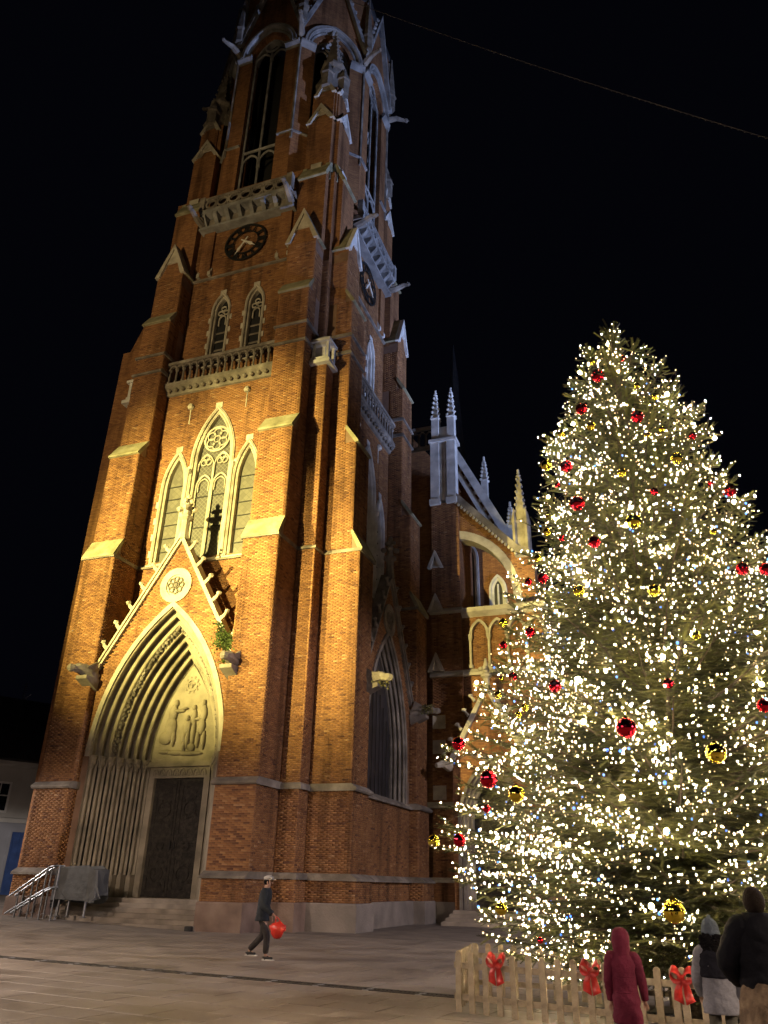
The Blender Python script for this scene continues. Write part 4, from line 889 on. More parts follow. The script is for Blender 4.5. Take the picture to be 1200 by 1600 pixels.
for iv in range(-14, 30):
    for iu in range(-40, 20):
        u = iu*SW+(iv % 2)*SW/2; v = iv*SD+(0.5 if iv >= 0 else -0.0)
        if iv >= 0: v = 0.2+SD/2+iv*SD
        else: v = -0.2+SD/2+iv*SD
        x, y = pw(u, v)
        if y < 2 or y > 27.5 or x < -27 or x > 9: continue
        q = topix((x, y, 0)); vis = q and -20 < q[0] < 1220 and q[1] < 1620
        (cand if (vis and x > -15.5) else far).append((math.hypot(x, y), u, v, x, y))
cand.sort(); far += cand[300:]
for d_, u, v, x, y in cand[:300]:
    t = bpy.data.objects.new('slab', slabdata); col.objects.link(t); t.parent = pave; t.location = (u, v, random.uniform(-0.0015, 0.0015))
V = []; F = []; T = []
for d_, u, v, x, y in far:
    n = len(V)
    for (a, b_, z) in ((-1,-1,-0.01),(1,-1,-0.01),(1,1,-0.01),(-1,1,-0.01),(-1,-1,0.006),(1,-1,0.006),(1,1,0.006),(-1,1,0.006)):
        uu = u+a*(SW/2-0.007); vv = v+b_*(SD/2-0.007); X, Y = pw(uu, vv); V.append((uu, vv, z+gz(X, Y)))
    F += [(n+4,n+5,n+6,n+7),(n,n+1,n+5,n+4),(n+1,n+2,n+6,n+5),(n+2,n+3,n+7,n+6),(n+3,n,n+4,n+7)]; T += [random.random()]*5
me = bpy.data.meshes.new('slabs'); me.from_pydata(V, [], F); at = me.attributes.new('tint', 'FLOAT', 'FACE'); at.data.foreach_set('value', T); me.materials.append(M['slabs'])
t = bpy.data.objects.new('slabs', me); col.objects.link(t); t.parent = pave; t['kind'] = 'stuff'
# drain channel along the square: iron grates with light gaps
dr = MB(); dr.box(-22, 16, -0.19, 0.19, -0.011, -0.004); drain = dr.build('drain_channel', 'drain', None, R(-7.3), (-7.0, 14.75, 0)); tag(drain, 'long black slotted drain channel crossing the paved square', 'drain')
gm = MB(); gm.bevbox(-0.24, 0.24, -0.16, -0.05, -0.005, 0.01, 0.004); gm.bevbox(-0.24, 0.24, 0.05, 0.16, -0.005, 0.01, 0.004)
for k in range(6): gm.box(-0.22+k*0.08, -0.19+k*0.08, -0.06, 0.06, -0.004, 0.006)
g0 = gm.build('grate', 'drain', drain); g0.location = (-21.7, 0, 0)
for k in range(1, 74):
    c_ = g0.copy(); col.objects.link(c_); c_.location = (-21.7+k*0.5, 0, 0)
km = MB(); km.bevbox(-0.06, 0.06, -0.19, 0.19, -0.004, 0.008, 0.004); k0 = km.build('cross_bar', 'plastergrey', drain); k0.location = (-21.45, 0.0, 0)
for k in range(1, 37):
    c_ = k0.copy(); col.objects.link(c_); c_.location = (-21.45+k*1.0, 0.0, 0)

# ------------------------------------------------------------------ white house on the left
hx, hy = -37.56, 40.0; hr = math.atan2(0.89, 0.45)
house = empty('house', (hx, hy, 0), hr); tag(house, 'pale two storey house with blue gate and dark tiled roof left of the church', 'house')
m = MB(); m.box(-14, 9, 0, 9, -0.2, 8.0); m.build('wall', 'plaster', house)
m = MB(); m.box(-14.03, 9.03, -0.04, 0.1, -0.2, 4.5); m.build('ground_floor_wall', 'plastergrey', house)
m = MB(); m.prism_x([(-0.12, 4.5), (-0.12, 4.72), (0, 4.8), (0.1, 4.5)], -14.05, 9.05); m.prism_x([(-0.35, 7.75), (-0.35, 7.95), (0.1, 8.0), (0.1, 7.6)], -14.05, 9.05); m.build('cornice', 'plaster', house)
m = MB(); m.prism_x([(-0.5, 7.95), (-0.5, 8.06), (4.5, 12.6), (9.5, 8.06), (9.5, 7.95)], -14.3, 9.3); m.build('roof', 'slate', house)
for u in (-11, -8, -5.2, -2.0, 0.75, 3.6, 6.4):
    m = MB(); m.band(rect(u-0.5, u+0.5, 5.15, 6.65), rect(u-0.62, u+0.62, 5.03, 6.77), -0.05, 0.1, True); m.box(u-0.03, u+0.03, -0.03, 0.05, 5.15, 6.65); m.box(u-0.5, u+0.5, -0.03, 0.05, 5.95, 6.02); w_ = m.build('window', 'whitepaint', house)
    m = MB(); m.box(u-0.5, u+0.5, -0.015, 0.02, 5.15, 6.65); m.build('pane', 'glassdark', w_)
for u in (-0.3,):
    m = MB(); m.band([(u-0.48, 0.6), (u-0.48, 4.0), (u+0.48, 4.0), (u+0.48, 0.6)], [(u-0.62, 0.6), (u-0.62, 4.14), (u+0.62, 4.14), (u+0.62, 0.6)], -0.1, 0.05); m.build('gate_frame', 'plastergrey', house)
    m = MB(); m.box(u-0.48, u+0.48, -0.07, 0.0, 0.6, 4.0)
    for k in range(3): m.band(rect(u-0.36, u+0.36, 0.95+k*1.0, 1.7+k*1.0), rect(u-0.42, u+0.42, 0.88+k*1.0, 1.77+k*1.0), -0.1, -0.06, True)
    m.box(u-0.015, u+0.015, -0.09, -0.06, 0.7, 3.95); gt = m.build('gate', 'bluepaint', house)
    m = MB(); m.blob((u+0.09, -0.12, 1.75), (0.04, 0.05, 0.04), 6, 5); m.build('gate_handle', 'steel', gt)
an = empty('roof_antenna', (-38.45, 38.4, 10.2)); tag(an, 'thin metal television antenna on the roof of the pale house', 'antenna')
m = MB(); m.tube([(0, 0, -0.5), (0.02, 0, 2.6)], 0.025, 5); m.build('mast', 'steel', an)
m = MB()
m.tube([(-1.0, 0.3, 1.6), (0.55, -0.2, 1.4)], 0.02, 5)
for k in range(8): x = -0.95+k*0.2; m.tube([(x, 0.3-0.065*k*1.0-0.3, 1.6-0.026*k), (x, 0.3-0.065*k+0.3, 1.6-0.026*k)], 0.012, 4)
for k in range(6): m.tube([(-0.18, 0, 1.75+k*0.13), (0.2, 0, 1.75+k*0.13)], 0.014, 4)
m.tube([(0, 0, 1.5), (0.5, 0.1, 1.85)], 0.016, 4); m.build('element', 'steel', an)

# ------------------------------------------------------------------ platform lift under a tarpaulin, and its rails
def rail(y, x0, label):
    o = empty('handrail', (x0, y, 0)); tag(o, label, 'handrail', 'steel rails of the platform lift')
    def zt(x): return 0.95+(x)*0.62
    m = MB(); m.tube([(0.0, 0, zt(0)), (1.55, 0, zt(1.55)), (1.8, 0, zt(1.7)), (2.1, 0, zt(1.72))], 0.035, 8); m.build('rail', 'steel', o)
    m = MB(); m.tube([(-0.05, 0, zt(0)-0.6), (1.5, 0, zt(1.5)-0.72), (1.8, 0, zt(1.66)-0.72), (2.2, 0, zt(1.7)-0.72)], 0.035, 8); m.build('rail', 'steel', o)
    for x in (0.4, 1.0, 1.55, 2.1):
        m = MB(); m.tube([(x, 0, 0.12), (x, 0, zt(min(x, 1.72))+0.03)], 0.034, 8); m.lathe([(0.08, 0), (0.08, 0.02), (0.04, 0.03)], (x, 0, 0.16+gz(x0+x, y)), 8); m.build('post', 'steel', o)
rail(25.85, -24.4, 'nearer of two stainless steel rails sloping up beside the church steps')
rail(26.5, -24.75, 'farther of two stainless steel rails, against the left buttress')
lift = empty('covered_lift', (-21.55, 26.3, 0)); tag(lift, 'boxy platform lift wrapped in grey tarpaulin on the church steps', 'lift')
m = MB(); n = 18
ring = []
for lv, (z, k) in enumerate(((2.02, 0.9), (1.98, 0.99), (1.75, 1.0), (1.4, 1.0), (1.1, 1.03), (0.82, 1.06))):
    for j in range(n):
        a = 2*math.pi*j/n; cx_, sy_ = math.cos(a), math.sin(a); e = 0.28
        px = 0.98*math.copysign(abs(cx_)**e, cx_)*k; py = 0.42*math.copysign(abs(sy_)**e, sy_)*k
        wob = 0.05*math.sin(5*a+lv)*(lv/5)+random.uniform(-0.02, 0.02)
        zz = z+(0.12*math.sin(3*a+1)+0.1*cx_)*(1 if lv == 5 else 0)+0.06*px*(1 if lv < 2 else 0.4)-(0.14*(px > 0.6) if lv < 2 else 0)
        ring.append((px*(1+wob), py*(1+wob), zz))
fs = [tuple(range(n))]+[(l*n+j, l*n+(j+1) % n, (l+1)*n+(j+1) % n, (l+1)*n+j) for l in range(5) for j in range(n)]
m.add(ring, fs); m.build('tarpaulin', 'tarp', lift)
m = MB(); m.tube([(-0.95, -0.43, 1.95), (-0.6, -0.45, 1.2), (-0.2, -0.46, 0.9)], 0.012, 5); m.tube([(0.97, -0.4, 1.9), (1.05, -0.42, 1.3), (1.3, -0.45, 0.95), (0.96, -0.44, 0.9)], [0.02, 0.06, 0.03, 0.02], 5); m.build('tarpaulin_fold', 'tarp', lift)
for x in (-0.7, -0.25, 0.5):
    m = MB(); m.tube([(x, -0.2, 0.3), (x, -0.2, 1.1)], 0.045, 8); m.box(x-0.09, x+0.09, -0.29, -0.11, 0.3, 0.33); m.build('leg', 'steel', lift)
# small drain spout box at the right end of the steps
sb = MB(); sb.bevbox(-0.12, 0.12, -0.08, 0.08, 0, 0.16, 0.02); sb.box(-0.07, 0.07, -0.1, -0.07, 0.03, 0.12); so = sb.build('junction_box', 'drain', None, 0, (-16.75, 26.42, 0.006)); tag(so, 'small black box on the ground at the right end of the steps', 'box')

# ------------------------------------------------------------------ plants rooted in the masonry
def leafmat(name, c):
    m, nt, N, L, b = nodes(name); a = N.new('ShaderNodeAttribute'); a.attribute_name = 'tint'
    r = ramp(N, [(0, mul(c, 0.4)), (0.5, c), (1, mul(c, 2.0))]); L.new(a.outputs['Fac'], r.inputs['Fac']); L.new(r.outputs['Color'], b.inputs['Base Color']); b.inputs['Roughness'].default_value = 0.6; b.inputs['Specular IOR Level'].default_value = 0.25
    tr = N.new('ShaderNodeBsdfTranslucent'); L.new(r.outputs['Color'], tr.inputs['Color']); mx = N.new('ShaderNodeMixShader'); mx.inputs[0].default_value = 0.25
    L.new(b.outputs[0], mx.inputs[1]); L.new(tr.outputs[0], mx.inputs[2]); L.new(mx.outputs[0], N['Material Output'].inputs['Surface']); return m
M['leaf'] = leafmat('shrub_leaf', (0.07, 0.10, 0.03)); M['leafy'] = leafmat('pale_shrub_leaf', (0.16, 0.15, 0.05))  # leafy: golden floodlight is put into the paler, yellower leaf colour
def plant(loc, sz, n, label, mt, droop=(0, -0.2, 0)):
    o = empty('shrub', loc); tag(o, label, 'shrub')
    st = MB(); V = []; F = []; T = []
    for k in range(7):
        d = Vector((random.uniform(-1, 1)*sz[0], random.uniform(-1, 0.2)*sz[1], random.uniform(-0.4, 1)*sz[2])); st.tube([(0, 0, 0), tuple(d*0.5+Vector((0, 0, 0.1))), tuple(d)], [0.03, 0.02, 0.008], 5)
        for j in range(n//7):
            p = d*random.uniform(0.25, 1.05)+Vector([random.gauss(0, 0.11) for _ in range(3)]); a = Vector([random.gauss(0, 1) for _ in range(3)]).normalized(); b_ = a.orthogonal().normalized(); l = random.uniform(0.09, 0.17); i = len(V)
            V += [tuple(p), tuple(p+a*l*0.5+b_*l*0.3), tuple(p+a*l), tuple(p+a*l*0.5-b_*l*0.3)]; F.append((i, i+1, i+2, i+3)); T.append(random.random())
    st.build('stem', 'bark', o); me = bpy.data.meshes.new('foliage'); me.from_pydata(V, [], F); at = me.attributes.new('tint', 'FLOAT', 'FACE'); at.data.foreach_set('value', T); me.materials.append(M[mt])
    q = bpy.data.objects.new('foliage', me); col.objects.link(q); q.parent = o
plant((CX+3.05, CY-7.65, 10.6), (0.4, 0.4, 1.3), 700, 'dark green shrub rooted in the right slope of the portal gable', 'leaf')
plant((CX+3.45, CY-8.0, 9.7), (0.3, 0.3, 0.5), 150, 'small tuft of leaves on the stone beast right of the portal', 'leaf')
plant((CX+8.3, CY-3.4, 9.6), (0.5, 0.35, 0.3), 150, 'sunlit yellow tuft growing from the stone beast on the tower side' .replace('sunlit ', ''), 'leafy')
plant((CX+8.6, CY+3.5, 9.7), (0.5, 0.3, 0.25), 110, 'grey tuft on the far stone beast of the tower side wall', 'leafy')

# ------------------------------------------------------------------ cable overhead
m = MB(); A = Vector((-6.5, 10, 22.2)); B_ = Vector((6.5, 10, 9.0)); pts = []
for k in range(41):
    t = k/40; p = A.lerp(B_, t); p.z -= 0.35*4*t*(1-t); pts.append(tuple(p))
m.tube(pts, 0.006, 5); cb = m.build('overhead_cable', 'darkcord'); tag(cb, 'thin beaded cable strung across the dark sky', 'cable')
m = MB()
for k in range(150):
    t = k/150; p = A.lerp(B_, t); p.z -= 0.35*4*t*(1-t); m.blob((p.x, p.y, p.z-0.02), (0.009, 0.009, 0.014), 5, 4)
t = m.build('bead', 'darkcord', cb); t['kind'] = 'stuff'

# ------------------------------------------------------------------ floodlights and street lamps of the square (outside the frame)
def floodlight(loc, target, power, colr, size, blend, label, mast=True, rad=0.3):
    o = empty('floodlight', (loc[0], loc[1], 0)); tag(o, label, 'floodlight')
    m = MB(); m.lathe([(0.2, 0), (0.2, 0.3), (0.12, 0.4), (0.08, loc[2]-0.4)], (0, 0, 0), 8); m.build('mast', 'steel', o)
    d = (Vector(target)-Vector(loc)).normalized(); q = d.to_track_quat('-Z', 'Y')
    h = MB(); h.box(-0.35, 0.35, -0.25, 0.25, 0.05, 0.4); hd = h.build('lamp_head', 'iron', o); hd.location = (0, 0, loc[2]); hd.rotation_euler = q.to_euler()
    l = bpy.data.lights.new('floodlight_lamp', 'SPOT'); l.energy = power; l.color = colr; l.spot_size = R(size); l.spot_blend = blend; l.shadow_soft_size = rad
    lo = bpy.data.objects.new('floodlight_lamp', l); col.objects.link(lo); lo.parent = o; lo.location = (0, 0, loc[2]); lo.rotation_euler = q.to_euler()
    return o
floodlight((-29.0, -5.0, 13.5), (-19.0, 28.8, 16.2), FL1, (1.0, 0.82, 0.25), 35, 1.0, 'warm floodlight on a mast aimed at the church front', rad=0.12)
floodlight((-27.5, -6.0, 14.5), (-19.0, 28.8, 31.0), FL5, (1.0, 0.74, 0.36), 56, 1.0, 'warm floodlight on a mast aimed at the clock stage', rad=0.2)
floodlight((-19.5, -6.5, 11.0), (-12.0, 36.0, 12.5), FL4, (1.0, 0.80, 0.27), 25, 0.9, 'warm floodlight on a mast aimed at the flying buttress', rad=0.12)
floodlight((30.0, 29.0, 8.0), (-13.5, 38.0, 45.0), FL2, (0.42, 0.55, 1.0), 46, 1.0, 'cool blue floodlight on a mast aimed at the upper tower')
floodlight((22.0, 31.0, 6.0), (-9.5, 43.0, 25.0), FL3, (0.45, 0.57, 1.0), 30, 0.8, 'cool blue floodlight on a mast aimed at the nave gable')
def lamp(loc, power, colr, label):
    o = empty('street_lamp', (loc[0], loc[1], 0)); tag(o, label, 'street lamp', 'street lamps of the square')
    m = MB(); m.lathe([(0.14, 0), (0.14, 0.5), (0.07, 0.7), (0.05, loc[2]-0.5)], (0, 0, 0), 8); m.build('post', 'iron', o)
    m = MB(); m.lathe([(0.1, 0.4), (0.3, 0.55), (0.05, 0.75)], (0, 0, loc[2]-0.2), 10); m.build('cap', 'iron', o)
    l = bpy.data.lights.new('street_lamp_bulb', 'SPOT'); l.energy = power; l.color = colr; l.shadow_soft_size = 0.3; l.spot_size = R(178); l.spot_blend = 0.12
    lo = bpy.data.objects.new('street_lamp_bulb', l); col.objects.link(lo); lo.parent = o; lo.location = (0, 0, loc[2]-0.1)
for (loc, p, c, lb) in LAMPS: lamp(loc, p, c, lb)
# ------------------------------------------------------------------ the fir
TX, TY = -0.08, 13.5
PZ = [0.3,0.5,0.8,1.2,1.8,2.4,3.2,3.9,4.2,5.1,5.8,6.5,7.5,8.1,9.25,9.6,10.5,11.5,11.95]
PR = [1.8,2.4,3.0,3.3,3.6,3.7,3.45,3.4,3.1,2.7,2.5,2.25,1.9,1.7,1.5,1.35,1.0,.55,0.25]
fir = empty('fir_tree', (TX, TY, 0)); tag(fir, 'tall bushy fir hung with fairy lights and red and gold baubles', 'christmas tree')
m = MB(); m.tube([(0, 0, -0.05), (0.02, 0, 1), (-0.02, 0.02, 4), (0.02, 0, 8), (0, 0, 11.6), (0.0, 0, 12.05)], [0.27, 0.23, 0.17, 0.1, 0.03, 0.012], 10); m.build('trunk', 'bark', fir)
BAUB = [(-0.41,12.66,10.44,0.122,'R'),(0.08,12.78,10.82,0.061,'R'),(-0.49,12.97,11.0,0.063,'G'),(-0.76,12.36,9.58,0.106,'R'),(0.18,11.95,8.97,0.11,'R'),(0.53,12.28,9.52,0.068,'G'),(0.25,12.36,9.87,0.058,'G'),(0.54,12.0,8.68,0.049,'G'),(0.29,11.9,8.55,0.043,'G'),(1.02,12.3,8.63,0.066,'R'),(-1.16,12.42,9.16,0.071,'G'),(-0.61,12.03,8.98,0.079,'G'),(-1.11,12.18,8.33,0.113,'R'),(0.69,11.94,8.05,0.095,'G'),(-0.19,11.69,7.8,0.074,'G'),(0.26,11.55,7.31,0.061,'R'),(-0.95,11.74,7.37,0.127,'R'),(-1.3,12.26,8.03,0.051,'R'),(-0.1,11.32,6.74,0.118,'G'),(-0.72,11.32,6.47,0.094,'R'),(-1.24,11.65,6.74,0.052,'R'),(1.42,12.32,7.53,0.115,'R'),(1.14,12.05,7.56,0.052,'R'),(1.28,11.39,5.82,0.092,'R'),(1.62,11.69,5.89,0.093,'R'),(1.0,11.5,6.49,0.048,'G'),(-1.52,12.8,8.76,0.108,'G'),(-1.86,11.9,6.15,0.063,'R'),(-1.58,11.6,6.07,0.086,'R'),(-1.48,12.13,7.37,0.055,'G'),(-1.51,11.99,7.04,0.065,'G'),(-1.69,11.92,6.55,0.064,'G'),(-1.0,11.11,5.63,0.086,'G'),(0.05,10.89,5.44,0.09,'G'),(-1.81,11.42,5.15,0.078,'R'),(0.49,10.65,4.69,0.059,'G'),(-2.35,12.03,5.16,0.062,'R'),(-2.08,11.25,4.44,0.066,'R'),(-1.39,10.58,4.11,0.087,'R'),(-2.3,11.49,4.48,0.039,'G'),(-2.33,11.34,4.21,0.057,'G'),(-1.81,10.55,3.84,0.052,'G'),(-1.91,10.6,3.76,0.044,'G'),(-3.07,11.79,3.6,0.103,'R'),(-2.41,10.83,2.96,0.122,'R'),(-1.96,10.41,2.72,0.107,'G'),(-2.42,10.68,2.57,0.051,'R'),(-2.92,11.15,2.21,0.088,'R'),(-3.68,12.47,2.26,0.095,'G'),(-0.5,10.08,3.43,0.126,'R'),(0.47,10.05,3.1,0.119,'G'),(0.06,10.15,3.96,0.064,'R'),(1.1,10.28,3.66,0.084,'R'),(-0.235,10.8,1.425,0.136,'G'),(-2.33,10.93,1.39,0.078,'G'),(-1.84,10.82,1.06,0.039,'R'),(-2.43,12.5,5.68,0.076,'G')]
bpos = np.array([(x-TX, y-TY, z) for x, y, z, r, c in BAUB]); brad = np.array([b_[3] for b_ in BAUB])
TW = []          # twigs: base point, direction, length
BR = MB(); BULBP = []
def zone(z, ang):
    r = float(np.interp(z, PZ, PR)); f = math.cos(ang+math.pi/2)       # 1 towards the camera
    if f > 0.1 and z < 2.3: r = min(r, (1.35+max(0, z-0.4)*1.15)*f+r*(1-f))
    return r
NB = 560
for i in range(NB):
    t = (i+0.5)/NB; zt = 0.42+11.2*(1-math.sqrt(1-t*0.985))*1.0 if False else 0.42+11.3*(1-(1-t)**0.66)
    ang = i*2.39996+random.uniform(-0.2, 0.2); back = math.sin(ang) > 0.35
    rr = zone(zt, ang)*random.choice((0.74, 0.86, 0.92, 0.95, 0.97, 0.99, 1.01)); 
    za = zt+rr*(0.18-0.85*(zt/12)); za = max(0.5, min(11.7, za)); ca_, sa_ = math.cos(ang), math.sin(ang)
    P0 = Vector((0, 0, za)); P2 = Vector((rr*ca_, rr*sa_, zt)); P1 = (P0+P2)/2+Vector((0, 0, -0.09*rr-0.05)); L = (P2-P0).length
    def bz(s): return P0*(1-s)**2+P1*2*s*(1-s)+P2*s*s
    path = [bz(s/6) for s in range(7)]; BR.tube([tuple(p) for p in path], [max(0.006, 0.035*L/3*(1-s/6)+0.006) for s in range(7)], 5, False)
    side = Vector((-sa_, ca_, 0)); nl = max(4, int(L/(0.15 if not back else 0.22))); dirn = (P2-P0).normalized()
    for k in range(nl):
        s = 0.12+0.88*(k+random.random()*0.7)/nl; B = bz(s); tng = (bz(min(1, s+0.03))-bz(s-0.03)).normalized()
        for sg in (-1, 1):
            ll = (0.30*(1-s)*L+0.2)*random.uniform(0.75, 1.15)
            ld = (tng*0.62+side*sg*0.85+Vector((0, 0, random.uniform(-0.22, 0.06)))).normalized()
            nt_ = max(2, int(ll/0.13))
            for q in range(nt_):
                o_ = B+ld*(ll*(q+0.3)/nt_)
                for s2 in ((-1, 1) if q < nt_-1 else (0,)):
                    td = (ld*0.8+ld.cross(Vector((0, 0, 1)))*s2*0.7+Vector((random.gauss(0, .12), random.gauss(0, .12), random.gauss(-0.06, .14)))).normalized()
                    TW.append((*o_, *td, random.uniform(0.15, 0.25), s))
    for q in range(3):
        td = (tng+Vector((random.gauss(0, .25), random.gauss(0, .25), random.gauss(0.05, .2)))).normalized(); TW.append((*(bz(1)-tng*0.06), *td, random.uniform(0.2, 0.32), 1.0))
for k in range(150):   # leader
    z = 10.7+1.3*random.random(); a = random.random()*6.283; td = Vector((math.cos(a)*0.7, math.sin(a)*0.7, random.uniform(0.3, 1.4))).normalized(); TW.append((0.02*math.cos(a), 0.02*math.sin(a), z, *td, random.uniform(0.15, 0.34), 1.0))
BR.build('branch', 'bark', fir)['kind'] = 'stuff'
TW = np.array(TW)
P = TW[:, :3]+TW[:, 3:6]*TW[:, 6:7]*0.5
ok = P[:, 2] > 0.12
for c_, r_ in zip(bpos, brad):               # baubles hang clear of the needles
    out_ = np.array([c_[0], c_[1], 0.0]); out_ /= np.linalg.norm(out_); out_ = out_*0.6+np.array([0.0, -0.75, -0.25]); out_ /= np.linalg.norm(out_)
    d = P-c_; tt = np.clip(d@out_, -r_*0.4, 1.2); near = np.linalg.norm(d-tt[:, None]*out_, axis=1); ok &= near > (r_*1.05+0.03)
TW = TW[ok]
print('twigs', len(TW))
# one twig: needles as slim triangles on both sides and above
nd = []
for j in range(17):
    x = 0.04+0.96*j/16; l = 0.15*(1-0.35*abs(x-0.4))
    for (sy, sz) in ((1, 0.12), (-1, 0.12)): nd.append([(x-0.028, 0, 0), (x+0.028, 0, 0), (x+0.1, sy*l, sz*l)])
for j in range(8):
    x = 0.08+0.9*j/8; nd.append([(x-0.03, 0, 0), (x+0.03, 0, 0), (x+0.11, 0.03*(-1)**j, 0.12)])
nd.append([(0, -0.015, 0), (0, 0.015, 0), (1.05, 0, 0)])
nd = np.array(nd).reshape(-1, 3); nn_ = len(nd)
D = TW[:, 3:6]; U = np.array([0, 0, 1.0])+rng.normal(0, 0.22, D.shape); S = np.cross(U, D); S /= np.linalg.norm(S, axis=1, keepdims=True)+1e-9; N_ = np.cross(D, S)
Ls = TW[:, 6][:, None, None]
V = TW[:, None, :3]+Ls*(nd[None, :, 0:1]*D[:, None]+nd[None, :, 1:2]*S[:, None]+nd[None, :, 2:3]*N_[:, None])
V = V.reshape(-1, 3).astype(np.float32); nT = len(V)//3
me = bpy.data.meshes.new('crown'); me.vertices.add(len(V)); me.vertices.foreach_set('co', V.reshape(-1)); me.loops.add(len(V)); me.loops.foreach_set('vertex_index', np.arange(len(V), dtype=np.int32))
me.polygons.add(nT); me.polygons.foreach_set('loop_start', np.arange(nT, dtype=np.int32)*3)
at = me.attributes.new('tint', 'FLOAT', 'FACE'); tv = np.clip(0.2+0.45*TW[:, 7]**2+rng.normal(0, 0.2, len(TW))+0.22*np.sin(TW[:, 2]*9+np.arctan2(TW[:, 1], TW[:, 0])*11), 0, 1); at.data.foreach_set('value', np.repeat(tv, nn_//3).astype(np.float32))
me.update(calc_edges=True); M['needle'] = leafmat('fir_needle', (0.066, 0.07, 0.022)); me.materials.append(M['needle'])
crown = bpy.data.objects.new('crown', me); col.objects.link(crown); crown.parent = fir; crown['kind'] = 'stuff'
print('crown tris', nT)
# ------------------------------------------------------------------ fairy lights
M['bulb'] = emis('warm_white_bulb', (1.0, 0.74, 0.40), BULB); M['bulbdim'] = emis('dim_warm_bulb', (1.0, 0.78, 0.46), 2.4); M['bulbbig'] = emis('bright_warm_bulb', (1.0, 0.74, 0.38), BULB*1.3); M['bulbcool'] = emis('cool_white_bulb', (0.9, 0.9, 0.92), BULB*0.5); M['bulbblue'] = emis('blue_bulb', (0.05, 0.2, 1.0), 3.0)
lights = empty('fairy_lights', (TX, TY, 0)); tag(lights, 'strings of tiny warm white fairy lights wound through the fir', 'string lights')
octa = np.array([(1,0,0),(-1,0,0),(0,1,0),(0,-1,0),(0,0,1),(0,0,-1)], float); of = np.array([(0,2,4),(2,1,4),(1,3,4),(3,0,4),(2,0,5),(1,2,5),(3,1,5),(0,3,5)])
def icos():
    b = bmesh.new(); bmesh.ops.create_icosphere(b, subdivisions=1, radius=1); v = np.array([q.co[:] for q in b.verts]); f = np.array([[q.index for q in p.verts] for p in b.faces]); b.free(); return v, f
iv_, if_ = icos()
def bulbs(pts, rads, name, mt):
    n = len(pts); V = (pts[:, None]+iv_[None]*rads[:, None, None]*np.array([1, 1, 1.15])).reshape(-1, 3); F = (np.arange(n)[:, None, None]*len(iv_)+if_[None]).reshape(-1, 3)
    me = bpy.data.meshes.new(name); me.from_pydata(V.tolist(), [], F.tolist()); me.materials.append(M[mt]); o = bpy.data.objects.new(name, me); col.objects.link(o); o.parent = lights; o['kind'] = 'stuff'
tip = TW[:, :3]+TW[:, 3:6]*TW[:, 6:7]*rng.uniform(0.2, 1.0, (len(TW), 1)); tip[:, 2] += 0.045
rad = np.hypot(tip[:, 0], tip[:, 1])/np.maximum(0.15, np.interp(tip[:, 2], PZ, PR)); tip = tip+0.05*np.stack([tip[:, 0], tip[:, 1], 0*rad], 1)/np.maximum(0.1, np.hypot(tip[:, 0], tip[:, 1]))[:, None]
wgt = np.clip(rad-0.25, 0.0, 1)**1.4
# strings follow the boughs in clusters, so the lights gather in drifts
ph = np.sin(tip[:, 2]*3.1+np.arctan2(tip[:, 1], tip[:, 0])*5+1.5*np.sin(tip[:, 0]*2.3))+0.6*np.sin(tip[:, 2]*7+tip[:, 0]*4)
wgt *= np.clip(0.75+0.55*ph, 0.12, 2); wgt *= np.where(tip[:, 1] > 1.2, 0.35, 1.0); wgt *= np.interp(tip[:, 2], [0, 4, 8, 10, 12], [1.5, 1.0, 1.5, 2.2, 3.0]); wgt *= np.where(tip[:, 0] < 0, 1.25, 1.0)
wgt /= wgt.sum(); sel = rng.choice(len(tip), NBULB, replace=False, p=wgt); bp_ = tip[sel]
dd = np.linalg.norm(bp_[:, None]-bpos[None], axis=2)-brad[None]; bp_ = bp_[(dd.min(1) > 0.03)]
kk = rng.random(len(bp_)); rad_ = rng.choice([0.0075, 0.009, 0.0105, 0.0135], len(bp_), p=[0.3, 0.35, 0.25, 0.1])*rng.uniform(0.9, 1.1, len(bp_))
s_ = kk < 0.45; bulbs(bp_[s_], rad_[s_]*0.8, 'bulb_string', 'bulb'); s_ = (kk >= 0.45) & (kk < 0.9); bulbs(bp_[s_], rad_[s_]*1.08, 'dim_bulb_string', 'bulbdim'); s_ = (kk >= 0.9) & (kk < 0.97); bulbs(bp_[s_], rad_[s_], 'cool_bulb_string', 'bulbcool'); s_ = kk >= 0.97; bulbs(bp_[s_], rad_[s_]*1.7, 'blue_bulb_string', 'bulbblue')
b0 = MB().blob((0, 0, 0), (1, 1, 1.1), 8, 6); b0 = b0.build('bulb', 'bulbbig', lights, smooth=True); first = True
bigs = [p for p in bp_[rng.permutation(len(bp_))] if p[1] < 0.6][:75]
for p in bigs:
    c_ = b0 if first else b0.copy()
    if not first: col.objects.link(c_)
    first = False; c_.location = tuple(p+np.array([0, -0.03, 0.02])); r_ = random.uniform(0.02, 0.034); c_.scale = (r_, r_, r_)
wv = MB(); order = np.argsort(np.arctan2(bp_[:, 1], bp_[:, 0])*1.0+np.floor(bp_[:, 2]*3)*100)
pts = bp_[order]
for i in range(len(pts)-1):
    if np.linalg.norm(pts[i+1]-pts[i]) < 0.45:
        a = Vector(pts[i]); b_ = Vector(pts[i+1]); c_ = (a+b_)/2+Vector((0, 0, -0.03)); wv.tube([tuple(a), tuple(c_), tuple(b_)], 0.003, 3, False)
wv.build('wire', 'iron', lights, fix=False)['kind'] = 'stuff'
